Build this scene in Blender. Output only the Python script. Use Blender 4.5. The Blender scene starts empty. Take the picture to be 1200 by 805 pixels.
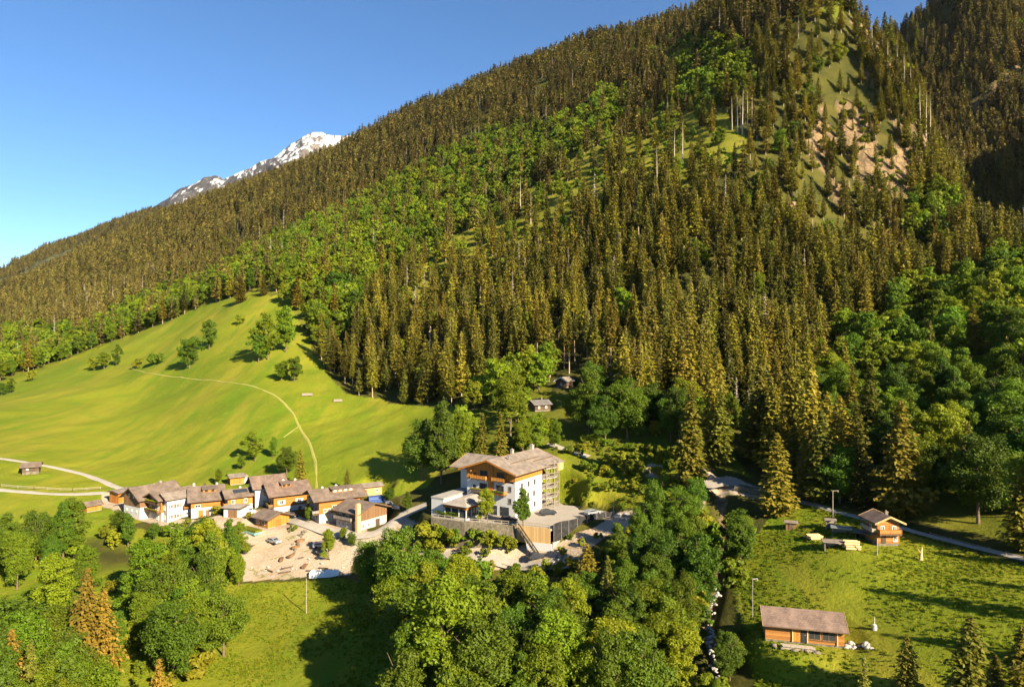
import bpy, bmesh, math, random
import numpy as np
from mathutils import Vector, Matrix

random.seed(7)
rng = np.random.default_rng(11)
R_ = math.radians
scene = bpy.context.scene
COL = scene.collection
SUN_AZ = R_(41)        # the sun stands behind the camera, to the right
SUN_EL = R_(28)

# ------------------------------------------------------------------ helpers
def tag(o, label=None, cat=None, group=None, kind=None):
    if label: o['label'] = label
    if cat: o['category'] = cat
    if group: o['group'] = group
    if kind or cat: o['kind'] = kind or 'thing'
    return o

def link(o, parent=None):
    COL.objects.link(o)
    if parent is not None: o.parent = parent
    return o

def empty(name, loc=(0, 0, 0), rz=0.0, s=1.0):
    o = bpy.data.objects.new(name, None)
    o.empty_display_size = 0.2
    o.location = loc
    o.rotation_euler = (0, 0, rz)
    o.scale = (s, s, s)
    return link(o)

def mesh_np(name, verts, faces, mats, smooth=False, matidx=None):
    """verts (n,3), faces (m,k) arrays -> mesh datablock"""
    me = bpy.data.meshes.new(name)
    verts = np.asarray(verts, dtype=np.float32)
    faces = np.asarray(faces, dtype=np.int32)
    k = faces.shape[1]
    me.vertices.add(len(verts)); me.vertices.foreach_set('co', verts.ravel())
    me.loops.add(faces.size); me.loops.foreach_set('vertex_index', faces.ravel())
    me.polygons.add(len(faces))
    me.polygons.foreach_set('loop_start', np.arange(0, faces.size, k, dtype=np.int32))
    for m in mats: me.materials.append(m)
    if matidx is not None: me.polygons.foreach_set('material_index', np.asarray(matidx, dtype=np.int32))
    me.polygons.foreach_set('use_smooth', np.full(len(faces), smooth))
    me.update(calc_edges=True)
    return me

class MB:
    """collects simple solids; build() links them as one mesh object"""
    def __init__(self): self.v = []; self.f = []
    def add(self, vs, fs):
        n = len(self.v); self.v += [tuple(p) for p in vs]; self.f += [tuple(i + n for i in f) for f in fs]
        return self
    def box(self, x0, x1, y0, y1, z0, z1):
        return self.add([(x0,y0,z0),(x1,y0,z0),(x1,y1,z0),(x0,y1,z0),(x0,y0,z1),(x1,y0,z1),(x1,y1,z1),(x0,y1,z1)],
                 [(0,3,2,1),(4,5,6,7),(0,1,5,4),(1,2,6,5),(2,3,7,6),(3,0,4,7)])
    def prism(self, poly, axis, a, b):
        """poly of 2-D points extruded along axis ('x': points are (y,z); 'y': (x,z); 'z': (x,y))"""
        def P(p, t): return (t, p[0], p[1]) if axis == 'x' else (p[0], t, p[1]) if axis == 'y' else (p[0], p[1], t)
        n = len(poly)
        return self.add([P(p, a) for p in poly] + [P(p, b) for p in poly],
                 [tuple(range(n)), tuple(range(2*n-1, n-1, -1))] + [(i, i+n, (i+1) % n + n, (i+1) % n) for i in range(n)])
    def bar(self, p, q, w, h=None):
        h = h or w
        p, q = Vector(p), Vector(q); d = (q - p)
        if d.length < 1e-6: return self
        d.normalize()
        u = d.cross(Vector((0, 0, 1)))
        if u.length < 1e-3: u = Vector((1, 0, 0))
        u.normalize(); v = u.cross(d)
        c = []
        for e in (p, q):
            for a, b in ((-1,-1),(1,-1),(1,1),(-1,1)): c.append(e + u*a*w/2 + v*b*h/2)
        return self.add(c, [(0,1,2,3),(7,6,5,4),(0,4,5,1),(1,5,6,2),(2,6,7,3),(3,7,4,0)])
    def tube(self, p, q, r0, r1=None, n=8):
        r1 = r0 if r1 is None else r1
        p, q = Vector(p), Vector(q); d = (q - p).normalized()
        u = d.cross(Vector((0, 0, 1)))
        if u.length < 1e-3: u = Vector((1, 0, 0))
        u.normalize(); v = d.cross(u)
        vs = [p + (u*math.cos(t) + v*math.sin(t))*r0 for t in np.linspace(0, 2*math.pi, n, False)]
        vs += [q + (u*math.cos(t) + v*math.sin(t))*r1 for t in np.linspace(0, 2*math.pi, n, False)]
        return self.add(vs, [tuple(range(n-1, -1, -1)), tuple(range(n, 2*n))] + [(i, (i+1) % n, (i+1) % n + n, i+n) for i in range(n)])
    def build(self, name, mat, parent=None, bevel=0.0, recalc=True):
        me = bpy.data.meshes.new(name)
        me.from_pydata(self.v, [], self.f)
        me.materials.append(mat)
        if recalc or bevel:
            bm = bmesh.new(); bm.from_mesh(me)
            bmesh.ops.recalc_face_normals(bm, faces=bm.faces)
            if bevel:
                bmesh.ops.bevel(bm, geom=bm.edges[:], offset=bevel, segments=1, affect='EDGES')
            bm.to_mesh(me); bm.free()
        return link(bpy.data.objects.new(name, me), parent)

# ------------------------------------------------------------------ noise (numpy value noise)
_tab = np.random.default_rng(5).random((256, 256)).astype(np.float64)
def vnoise(x, y):
    xi = np.floor(x).astype(int); yi = np.floor(y).astype(int)
    fx = x - xi; fy = y - yi
    fx = fx*fx*(3-2*fx); fy = fy*fy*(3-2*fy)
    a = _tab[xi & 255, yi & 255]; b = _tab[(xi+1) & 255, yi & 255]
    c = _tab[xi & 255, (yi+1) & 255]; d = _tab[(xi+1) & 255, (yi+1) & 255]
    return (a*(1-fx)+b*fx)*(1-fy) + (c*(1-fx)+d*fx)*fy
def fbm(x, y, o=4):
    s = 0; a = 0.5; t = 0
    for i in range(o):
        s = s + a*vnoise(x + 17.3*i, y - 9.1*i); t += a; x = x*2.03; y = y*2.03; a *= .5
    return s/t

# ------------------------------------------------------------------ terrain
F_ = 800.0; CX, HY = 600.0, 402.0     # survey frame used to lay out the terrain: azimuth / elevation readings
def ray3(px, py, Y): return ((px-CX)/F_*Y, Y, (HY-py)/F_*Y)

CP = [  # (azimuth reading, elevation reading, ground distance)
 (0,805,110),(0,700,150),(0,600,195),(0,547,230),(0,480,330),(0,445,480),(0,400,720),(0,345,1500),
 (70,312,1650),(150,805,115),(150,700,150),(150,600,205),(150,540,260),(150,480,340),(150,425,450),(150,380,650),(150,330,1000),(150,278,1700),
 (200,255,1750),(300,219,1700),(420,170,1500),(500,127,1400),(600,86,1250),(700,48,1100),(800,25,980),(870,-8,880),
 (300,805,120),(300,720,150),(300,660,175),(300,600,200),(300,550,235),(300,480,290),(300,430,350),(300,380,430),(300,345,500),(300,310,650),(300,260,1000),
 (450,805,115),(450,700,152),(450,640,178),(450,600,192),(450,565,210),(450,520,245),(450,470,300),(450,420,370),(450,350,460),(450,280,620),(450,220,900),
 (600,805,105),(600,720,132),(600,672,158),(600,610,168),(600,560,190),(600,520,215),(600,460,270),(600,400,330),(600,320,430),(600,240,560),(600,160,800),
 (700,805,105),(700,700,135),(700,640,156),(720,604,170),(700,550,192),(700,480,235),(700,430,280),(700,350,350),(700,260,440),(700,180,550),(700,110,750),
 (800,805,105),(800,700,130),(800,620,155),(800,560,175),(800,500,215),(800,430,270),(800,350,330),(800,260,400),(800,180,470),(800,110,560),(800,60,720),
 (900,805,98),(900,700,120),(900,640,140),(900,590,160),(900,540,185),(900,480,230),(900,400,290),(900,300,360),(900,200,420),(900,120,470),(900,50,520),(900,0,570),(915,-20,640),
 (1000,805,92),(1000,740,105),(1000,650,125),(1000,600,145),(1000,560,165),(1000,500,205),(1000,420,265),(1000,340,330),(1000,270,400),(1000,180,440),(1000,100,480),(1000,40,505),(985,0,520),
 (1080,100,480),(1095,170,458),(1060,200,432),(1050,260,402),
 (1100,805,88),(1100,700,108),(1100,630,130),(1100,560,160),(1100,480,210),(1100,400,270),(1100,320,350),(1105,262,470),(1112,200,600),(1115,130,720),(1110,60,800),(1110,5,830),
 (1200,805,85),(1200,700,102),(1200,655,115),(1200,560,145),(1200,480,185),(1200,400,235),(1200,300,320),(1200,200,520),(1200,100,690),(1200,0,790),
 (1400,805,80),(1400,690,100),(1400,600,120),(1400,450,170),(1400,300,290),(1400,70,460),(1400,0,720),(1600,-90,370),
 (1700,780,75),(1700,560,110),(1700,400,190),(1700,230,300),(1700,-40,450),
 (-200,805,105),(-200,600,190),(-200,500,330),(-200,450,550),(-200,410,900),(-200,370,1500),
 (1045,66,850),(1085,20,810),(1130,-20,790),
 # ground hidden behind crests
 (1010,170,640),(1075,190,570),(1030,120,780),(1030,95,1050),(1030,110,1600),(1030,120,2400),
 (950,10,760),(950,20,1000),(950,60,1600),
 (0,372,2000),(0,385,2600),(150,310,2100),(150,350,2700),(300,255,2150),(300,310,2700),(450,200,1900),(450,260,2600),
 (600,130,1600),(600,200,2400),(800,75,1300),(800,140,2000),(1200,-60,930),(1200,40,1500),(1200,90,2400),(1400,0,960),(1400,60,1800),
 (-200,390,2200),
]
cp = np.array([ray3(*c) for c in CP])
NEAR = []
for th in (-80, -50, -25, 0, 25, 50, 80):
    for r, z in ((6, -60), (25, -59), (60, -59)):
        NEAR.append((r*math.sin(R_(th)), r*math.cos(R_(th)), z + 0.03*r*(th/80.)))
for th, pts in ((-80, ((150, -58), (400, -55), (1200, 20), (2600, 60))), (80, ((120, -40), (300, 0), (800, 90), (2600, 200))), (64, ((90, -45), (190, -20), (330, 20), (700, 160)))):
    for r, z in pts: NEAR.append((r*math.sin(R_(th)), r*math.cos(R_(th)), z))
cp = np.vstack([cp, np.array(NEAR)])
def _warp(x, y):
    r = np.sqrt(x*x + y*y) + 1e-6
    return np.arctan2(x, y)*1.6, np.log(r)
_ca, _cb = _warp(cp[:, 0], cp[:, 1]); _cr = np.hypot(cp[:, 0], cp[:, 1])
def _ker(d2): return np.where(d2 > 1e-12, d2*np.log(np.maximum(d2, 1e-12))*0.5, 0.0)
_n = len(cp)
_K = _ker((_ca[:, None]-_ca)**2 + (_cb[:, None]-_cb)**2) + np.eye(_n)*0.0012
_P = np.stack([np.ones(_n), _ca, _cb], 1)
_A = np.block([[_K, _P], [_P.T, np.zeros((3, 3))]])
_w = np.linalg.solve(_A, np.concatenate([cp[:, 2]/_cr, np.zeros(3)]))
def H0(x, y):
    x = np.atleast_1d(np.asarray(x, float)); y = np.atleast_1d(np.asarray(y, float))
    a, b = _warp(x, y); r = np.hypot(x, y)
    out = np.empty(len(a))
    for i in range(0, len(a), 20000):
        s = slice(i, i+20000)
        k = _ker((a[s, None]-_ca)**2 + (b[s, None]-_cb)**2)
        out[s] = k @ _w[:_n] + _w[_n] + _w[_n+1]*a[s] + _w[_n+2]*b[s]
    z = out*r
    # relief: knolls and gullies that grow with the slope's size
    amp = np.clip((r-200)/600, 0, 1)
    z = z + amp*9*(fbm(x/70, y/70, 4)-.5) + 1.3*(fbm(x/14+3, y/14, 3)-.5)*np.clip(r/160, .3, 1) + np.clip((r-150)/100, 0, 1)*.6*(fbm((x*.7+y*.7)/26, (x*.7-y*.7)/5.5, 3)-.5)
    # ribs running down the big face
    z = z + np.clip((r-350)/500, 0, 1)*16*(fbm((x*.8-y*.35)/60+9, (x*.3+y)/420, 3)-.5)
    return z
PADS = []     # (x, y, radius, z, falloff)
def H(x, y):
    x = np.atleast_1d(np.asarray(x, float)); y = np.atleast_1d(np.asarray(y, float))
    z = H0(x, y)
    for (px, py, r, pz, fo) in PADS:
        d = np.hypot(x-px, y-py)
        m = d < r+fo
        if m.any():
            t = np.clip((d[m]-r)/fo, 0, 1); t = t*t*(3-2*t)
            z[m] = pz*(1-t) + z[m]*t
    return z
def h1(x, y): return float(H(x, y)[0])
_YS = np.exp(np.linspace(math.log(55), math.log(2600), 700))
def at(px, py, f=H0):
    """the ground point seen under a survey reading"""
    u = (px-CX)/F_; s = (HY-py)/F_
    z = f(u*_YS, _YS)
    g = z - s*_YS
    i = int(np.argmax(g >= 0)) if (g >= 0).any() else len(_YS)-1
    if i == 0: Y = _YS[0]
    else:
        t = g[i-1]/(g[i-1]-g[i]); Y = _YS[i-1] + (_YS[i]-_YS[i-1])*t
    return Vector((u*Y, Y, float(f(u*Y, Y)[0])))
def proj(x, y, z): return CX + F_*x/y, HY - F_*z/y

def inpoly(px, py, poly):
    px = np.asarray(px, float); py = np.asarray(py, float)
    c = np.zeros(px.shape, bool); n = len(poly); j = n-1
    for i in range(n):
        xi, yi = poly[i]; xj, yj = poly[j]
        if yi != yj:
            c ^= ((yi > py) != (yj > py)) & (px < (xj-xi)*(py-yi)/(yj-yi) + xi)
        j = i
    return c

# ------------------------------------------------------------------ materials
MATS = {}
def nodes(name):
    m = bpy.data.materials.new(name); m.use_nodes = True
    nt = m.node_tree; b = nt.nodes['Principled BSDF']
    b.inputs['Specular IOR Level'].default_value = 0.25
    MATS[name] = m
    return m, nt, b
def N(nt, t, **kw):
    n = nt.nodes.new(t)
    for k, v in kw.items():
        if hasattr(n, k): setattr(n, k, v)
    return n
def mixc(nt, fac, a, b, mode='MIX'):
    n = nt.nodes.new('ShaderNodeMix'); n.data_type = 'RGBA'; n.blend_type = mode
    for i, v in ((0, fac), (6, a), (7, b)):
        if isinstance(v, (int, float)): n.inputs[i].default_value = v
        elif isinstance(v, tuple): n.inputs[i].default_value = (*v, 1)
        else: nt.links.new(v, n.inputs[i])
    return n.outputs[2]
def ramp(nt, v, a, b):
    n = nt.nodes.new('ShaderNodeMapRange'); nt.links.new(v, n.inputs[0])
    n.inputs[1].default_value = a; n.inputs[2].default_value = b; n.interpolation_type = 'SMOOTHSTEP'
    return n.outputs[0]
def math_(nt, op, a, b=None):
    n = nt.nodes.new('ShaderNodeMath'); n.operation = op
    for i, v in ((0, a), (1, b)):
        if v is None: continue
        if isinstance(v, (int, float)): n.inputs[i].default_value = v
        else: nt.links.new(v, n.inputs[i])
    return n.outputs[0]
def noise(nt, scale, co=None, detail=4, rough=.55, stretch=None):
    n = nt.nodes.new('ShaderNodeTexNoise'); n.inputs['Scale'].default_value = scale
    n.inputs['Detail'].default_value = detail; n.inputs['Roughness'].default_value = rough
    if co is not None:
        if stretch:
            mp = nt.nodes.new('ShaderNodeMapping'); mp.inputs['Scale'].default_value = stretch[:3]
            if len(stretch) > 3: mp.inputs['Rotation'].default_value = (0, 0, stretch[3])
            nt.links.new(co, mp.inputs[0]); co = mp.outputs[0]
        nt.links.new(co, n.inputs['Vector'])
    return n.outputs[0]
def objco(nt): return nt.nodes.new('ShaderNodeTexCoord').outputs['Object']
def geopos(nt): return nt.nodes.new('ShaderNodeNewGeometry').outputs['Position']
def bump(nt, b, h, dist, strength=1.0):
    n = nt.nodes.new('ShaderNodeBump'); n.inputs['Distance'].default_value = dist; n.inputs['Strength'].default_value = strength
    nt.links.new(h, n.inputs['Height']); nt.links.new(n.outputs[0], b.inputs['Normal'])

def plain(name, c, rough=.8, var=.25, scale=1.5, metal=0.0, c2=None):
    m, nt, b = nodes(name)
    co = objco(nt)
    f = ramp(nt, noise(nt, scale, co, 6, .65), .3, .7)
    d = c2 or tuple(x*(1-var) for x in c)
    nt.links.new(mixc(nt, f, c, d), b.inputs['Base Color'])
    b.inputs['Roughness'].default_value = rough; b.inputs['Metallic'].default_value = metal
    bump(nt, b, noise(nt, scale*8, co, 3), .02, .5)
    return m
def planks(name, c, c2, axis='z', width=.18, rough=.75):
    """boards: each a little different, dark joints, weathered streaks"""
    m, nt, b = nodes(name)
    co = objco(nt)
    sx = nt.nodes.new('ShaderNodeSeparateXYZ'); nt.links.new(co, sx.inputs[0])
    if axis == 'z': v = sx.outputs[2]
    else: v = math_(nt, 'ADD', sx.outputs[0], sx.outputs[1])
    q = math_(nt, 'DIVIDE', v, width)
    fl = math_(nt, 'FLOOR', q); fr = math_(nt, 'FRACT', q)
    wn = nt.nodes.new('ShaderNodeTexWhiteNoise'); wn.noise_dimensions = '1D'; nt.links.new(fl, wn.inputs['W'])
    st = (1, 1, 9) if axis == 'z' else (9, 9, 1)
    g = noise(nt, 1.3, co, 6, .7, st)
    f = math_(nt, 'ADD', math_(nt, 'MULTIPLY', wn.outputs[0], .5), math_(nt, 'MULTIPLY', g, .6))
    col = mixc(nt, ramp(nt, f, .2, .9), c, c2)
    j = ramp(nt, math_(nt, 'ABSOLUTE', math_(nt, 'SUBTRACT', fr, .5)), .42, .5)
    col = mixc(nt, math_(nt, 'MULTIPLY', j, .6), col, tuple(x*.35 for x in c2))
    nt.links.new(col, b.inputs['Base Color']); b.inputs['Roughness'].default_value = rough
    bump(nt, b, math_(nt, 'SUBTRACT', g, math_(nt, 'MULTIPLY', j, 1.5)), .03, .6)
    return m
def roofing(name, c, c2, rough=.7, course=.35):
    m, nt, b = nodes(name)
    co = objco(nt)
    br = nt.nodes.new('ShaderNodeTexBrick'); br.inputs['Scale'].default_value = 1.0
    br.inputs['Brick Width'].default_value = .45; br.inputs['Row Height'].default_value = course
    br.inputs['Mortar Size'].default_value = .02
    br.inputs['Color1'].default_value = (*c, 1); br.inputs['Color2'].default_value = (*c2, 1)
    br.inputs['Mortar'].default_value = (*[x*.5 for x in c2], 1)
    nt.links.new(co, br.inputs['Vector'])
    g = noise(nt, .5, co, 6, .7)
    st = noise(nt, 1.2, co, 5, .7, (3, .6, 1))
    col = mixc(nt, ramp(nt, g, .35, .7), br.outputs[0], tuple(x*1.35 for x in c))
    col = mixc(nt, math_(nt, 'MULTIPLY', ramp(nt, st, .5, .75), .45), col, tuple(x*.55 for x in c2))
    nt.links.new(col, b.inputs['Base Color']); b.inputs['Roughness'].default_value = rough
    bump(nt, b, br.outputs[1], .03, -.5)
    return m
def plaster(name, c):
    m, nt, b = nodes(name)
    co = objco(nt)
    a = noise(nt, .5, co, 6, .65); s = noise(nt, 1.0, co, 5, .7, (2.5, 2.5, .35))
    col = mixc(nt, math_(nt, 'MULTIPLY', ramp(nt, a, .4, .75), .3), c, tuple(x*.75 for x in c))
    col = mixc(nt, math_(nt, 'MULTIPLY', ramp(nt, s, .52, .75), .28), col, (c[0]*.6, c[1]*.57, c[2]*.5))
    nt.links.new(col, b.inputs['Base Color']); b.inputs['Roughness'].default_value = .9
    bump(nt, b, noise(nt, 14, co, 3), .01, .4)
    return m
def leafmat(name, c, c2, trans=.3, vary=.5, bright=.5):
    """foliage: hue differs from tree to tree and from clump to clump"""
    m, nt, b = nodes(name)
    oi = nt.nodes.new('ShaderNodeObjectInfo')
    co = objco(nt)
    n1 = noise(nt, .45, co, 3, .6)
    f = math_(nt, 'ADD', math_(nt, 'MULTIPLY', oi.outputs['Random'], vary), math_(nt, 'MULTIPLY', n1, .9))
    col = mixc(nt, ramp(nt, f, .25, 1.05), c, c2)
    # per-tree value shift from another hash of the random number
    h = math_(nt, 'FRACT', math_(nt, 'MULTIPLY', oi.outputs['Random'], 37.7))
    hv = nt.nodes.new('ShaderNodeHueSaturation'); nt.links.new(col, hv.inputs['Color'])
    v = math_(nt, 'ADD', math_(nt, 'MULTIPLY', h, bright), 1-bright*.5); nt.links.new(v, hv.inputs['Value'])
    h2 = math_(nt, 'FRACT', math_(nt, 'MULTIPLY', oi.outputs['Random'], 91.3))
    hh = math_(nt, 'ADD', math_(nt, 'MULTIPLY', h2, .035), .4825); nt.links.new(hh, hv.inputs['Hue'])
    out = nt.nodes['Material Output']
    nt.links.new(hv.outputs[0], b.inputs['Base Color']); b.inputs['Roughness'].default_value = .6
    b.inputs['Specular IOR Level'].default_value = .2
    tr = nt.nodes.new('ShaderNodeBsdfTranslucent'); nt.links.new(hv.outputs[0], tr.inputs[0])
    mx = nt.nodes.new('ShaderNodeMixShader'); mx.inputs[0].default_value = trans
    nt.links.new(b.outputs[0], mx.inputs[1]); nt.links.new(tr.outputs[0], mx.inputs[2])
    nt.links.new(mx.outputs[0], out.inputs['Surface'])
    return m

M_BARK = plain('bark', (.16, .11, .07), .9, .5, 3)
M_BARK_PALE = plain('pale_bark', (.34, .25, .16), .9, .4, 3)
M_DEAD = plain('dead_wood', (.40, .33, .25), .9, .4, 3)
M_SPRUCE = leafmat('spruce_needles', (.062, .070, .009), (.165, .138, .012), .2, .6, .9)
M_SPRUCE_FAR = leafmat('far_spruce_needles', (.080, .074, .016), (.155, .124, .024), .14, .6, .8)
M_LEAF = leafmat('broad_leaves', (.088, .140, .006), (.165, .198, .008), .42, .6, .55)
M_LEAF_DARK = leafmat('dark_leaves', (.052, .098, .007), (.100, .150, .008), .38, .6, .55)
M_LEAF_FAR = leafmat('far_leaves', (.072, .138, .007), (.155, .205, .009), .40, .7, .7)
M_SHRUB = leafmat('shrub_leaves', (.100, .150, .008), (.22, .215, .011), .4, .7, .55)
M_BROWN = leafmat('brown_needles', (.145, .108, .012), (.215, .150, .016), .2, .5, .4)
M_LARCH = leafmat('larch_needles', (.10, .12, .014), (.19, .17, .02), .25, .5, .4)
M_WHITE = plaster('white_plaster', (.44, .43, .42))
M_CREAM = plaster('cream_plaster', (.40, .355, .29))
M_ORANGE = planks('orange_timber', (.36, .145, .026), (.24, .085, .016), 'z')
M_ORANGEV = planks('orange_boards', (.42, .18, .03), (.28, .105, .018), 'x')
M_BROWNW = planks('brown_boards', (.20, .11, .05), (.11, .06, .03), 'x')
M_DARKW = planks('dark_boards', (.10, .065, .04), (.05, .032, .022), 'x')
M_TAN = planks('tan_boards', (.46, .31, .14), (.32, .20, .08), 'x')
M_GREYW = planks('grey_boards', (.26, .22, .18), (.15, .125, .10), 'x')
M_LOG = planks('log_wall', (.36, .165, .04), (.23, .095, .022), 'z', .24)
M_ROOF = roofing('grey_shingles', (.135, .100, .076), (.095, .070, .054))
M_ROOFP = roofing('pale_shingles', (.180, .145, .115), (.140, .112, .09))
M_ROOFB = roofing('brown_tiles', (.145, .098, .075), (.10, .07, .055))
M_ROOFD = roofing('dark_shingles', (.11, .10, .095), (.08, .072, .068))
M_FLAT = plain('flat_roofing', (.28, .245, .21), .85, .3, .6)
M_GLASS, _nt, _b = nodes('window_glass')
_b.inputs['Base Color'].default_value = (.03, .035, .04, 1); _b.inputs['Roughness'].default_value = .08; _b.inputs['Specular IOR Level'].default_value = .6
M_FRAME = plain('frame_paint', (.75, .70, .62), .6, .15, 3)
M_TRIM = plain('dark_trim', (.12, .075, .045), .7, .3, 3)
M_METAL = plain('grey_metal', (.42, .42, .42), .45, .25, 3, .7)
M_MESH = plain('black_net', (.012, .012, .013), .95, .45, 1.2, 0, (.035, .032, .03))
M_CONC = plain('concrete', (.30, .275, .245), .9, .25, 1)
M_STONE = plain('wall_stone', (.19, .16, .11), .95, .6, 1.6)
M_ROCK = plain('pale_rock', (.46, .37, .27), .95, .5, .8)
M_BOULD = plain('white_boulder', (.38, .355, .32), .95, .3, 1.2)
M_TEAL = plain('teal_sheet', (.16, .36, .34), .6, .3, 1.5)
M_BLUE = plain('blue_wall_shade', (.035, .075, .22), .5, .35, 2)  # shade of a white wall put into the colour as dark blue
M_WCANV = plain('white_tarp', (.78, .77, .74), .6, .12, 1)
M_CARW = plain('white_car_paint', (.72, .72, .71), .3, .05, 2)
M_CARD = plain('dark_car_paint', (.03, .032, .04), .25, .1, 2)
M_CARS = plain('silver_car_paint', (.38, .40, .43), .3, .08, 2, .5)
M_TYRE = plain('tyre_rubber', (.02, .02, .02), .9, .1, 5)
M_CHIM = plaster('orange_render', (.62, .36, .16))
M_FRESHW = plain('fresh_timber', (.66, .44, .20), .8, .35, 4)
M_OLDW = plain('weathered_timber', (.30, .25, .19), .85, .4, 4)
# ------------------------------------------------------------------ ground zones
MEADOW = [(-260,470),(0,446),(60,428),(120,404),(180,384),(240,358),(300,340),(340,346),(352,384),(380,430),(405,462),(470,472),(545,478),(575,492),(540,520),(500,570),(440,585),(300,575),(130,620),(60,640),(20,660),(-260,700)]
MEADOW_B = [(250,690),(300,684),(400,676),(445,690),(470,760),(480,830),(225,830),(240,760)]
MEADOW_R = [(905,600),(950,588),(1010,606),(1060,622),(1200,662),(1500,740),(1500,900),(905,900),(885,800),(868,740),(860,690),(880,640)]
YARD = [(284,652),(318,622),(345,610),(395,606),(440,625),(470,600),(488,612),(440,640),(412,655),(410,672),(360,676),(284,682)]
VILL = [(120,575),(150,570),(170,600),(230,610),(300,596),(330,602),(380,610),(430,620),(430,640),(300,640),(270,628),(200,618),(150,605),(118,592)]
TERR_SLOPE = [(500,640),(560,640),(640,640),(700,660),(640,668),(520,664)]
ROCKS = [[(945,140),(962,128),(980,160),(978,200),(958,204),(944,180)],[(980,120),(1005,118),(1030,160),(1045,200),(1018,222),(996,205),(988,160)],
 [(1040,180),(1072,150),(1092,176),(1098,196),(1062,232),(1040,222),(1030,200)],[(1000,20),(1020,30),(1050,90),(1045,110),(1020,70)],[(1020,215),(1050,225),(1055,262),(1040,300),(1028,270)],
 [(1130,130),(1200,70),(1200,105),(1165,120),(1145,150)],[(968,205),(995,215),(1000,250),(985,245)],[(925,235),(945,240),(940,262),(926,258)]]
DRY = [[(470,345),(500,300),(560,262),(590,235),(650,205),(700,160),(790,120),(850,130),(880,175),(850,205),(800,225),(740,215),(700,245),(660,290),(600,320),(560,330),(520,345),(490,370)],[(1000,60),(1080,120),(1095,180),(1040,140)]]
GRAVEL = [[(642,640),(690,620),(718,608),(742,607),(748,622),(715,628),(690,642),(650,662)],[(820,548),(850,556),(900,575),(920,588),(880,584),(830,574)],[(755,543),(775,545),(770,562),(752,560)],[(705,604),(745,600),(748,625),(715,628)],[(800,575),(830,580),(822,596),(798,590)]]
STREAM = [(842,560),(848,600),(846,640),(842,672),(838,700),(830,726),(834,760),(838,805)]
def zonemask(px, py, polys, x, y, wob=6):
    if polys and not isinstance(polys[0], list): polys = [polys]
    ox = (fbm(x/9, y/9, 3)-.5)*2*wob; oy = (fbm(x/9+40, y/9+7, 3)-.5)*2*wob
    m = np.zeros(px.shape, bool)
    for p in polys: m |= inpoly(px+ox, py+oy, p)
    return m

def make_ground():
    th = np.concatenate([np.linspace(R_(-82), R_(-44), 50, False), np.linspace(R_(-44), R_(44), 620, False), np.linspace(R_(44), R_(82), 51)])
    r = np.concatenate([np.exp(np.linspace(math.log(5), math.log(75), 60, False)), np.exp(np.linspace(math.log(75), math.log(300), 480, False)), np.exp(np.linspace(math.log(300), math.log(2600), 270))])
    T, RR = np.meshgrid(th, r)
    x = (RR*np.sin(T)).ravel(); y = (RR*np.cos(T)).ravel()
    z = H(x, y)
    px, py = proj(x, np.maximum(y, 1), z)
    rock = zonemask(px, py, ROCKS, x+z*.9, y-z*.5, 9)*1.0
    crag = zonemask(px, py, DRY[1:], x+z*.7, y, 8)*np.clip((fbm(x/9+z/7, y/9-z/11, 4)-.22)*3.4, .62, .97)
    # broken rock relief
    z = z + rock*(np.hypot(x, y) > 300)*7*(fbm(x/13, y/13+z/9, 4)-.4)
    n, m = len(r), len(th)
    i = np.arange(n-1)[:, None]*m + np.arange(m-1)[None, :]
    faces = np.stack([i, i+1, i+m+1, i+m], -1).reshape(-1, 4)
    md = np.maximum(np.maximum(zonemask(px, py, MEADOW, x, y, 4), zonemask(px, py, MEADOW_B, x, y, 4)), zonemask(px, py, MEADOW_R, x, y, 4))*1.0
    glade = (zonemask(px, py, [Z_WOOD_L, Z_SHRUB], x, y, 6)*1.0)*np.clip((fbm(x/22, y/22, 3)-.25)*4, 0, 1)
    glade = np.maximum(glade, np.max([zonemask(px, py, [p], x, y, 6) for p in Z_DECID], 0)*(y > 0)*.55)
    md = np.maximum(md, glade*(np.hypot(x, y) > 90))
    gr = np.maximum(zonemask(px, py, YARD, x, y, 4), zonemask(px, py, VILL, x, y, 3))
    gr = np.maximum(gr, zonemask(px, py, GRAVEL, x, y, 5)); gr = np.maximum(gr, zonemask(px, py, TERR_SLOPE, x, y, 4))*1.0
    dry = zonemask(px, py, DRY[:1], x+z*.7, y, 8)*1.0
    sd = np.full(len(x), 1e9)
    for (a, b) in zip(STREAM[:-1], STREAM[1:]):
        ax, ay = a; bx, by = b; L2 = (bx-ax)**2+(by-ay)**2
        t = np.clip(((px-ax)*(bx-ax)+(py-ay)*(by-ay))/L2, 0, 1)
        sd = np.minimum(sd, np.hypot(px-ax-t*(bx-ax), py-ay-t*(by-ay)))
    stm = ((sd + 5*(fbm(x/4, y/4, 2)-.5)*2) < 6)*1.0
    stm *= (y < 190)
    z = z - 1.2*np.exp(-(sd/9)**2)*(y < 190)
    me = mesh_np('ground', np.stack([x, y, z], 1), faces, [M_GROUND], True)
    ca = me.color_attributes.new('zone', 'FLOAT_COLOR', 'POINT')
    ca.data.foreach_set('color', np.stack([md, np.maximum(np.maximum(rock, crag), stm), gr, dry], 1).astype(np.float32).ravel())
    o = link(bpy.data.objects.new('ground', me)); o['kind'] = 'structure'
    return o

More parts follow.
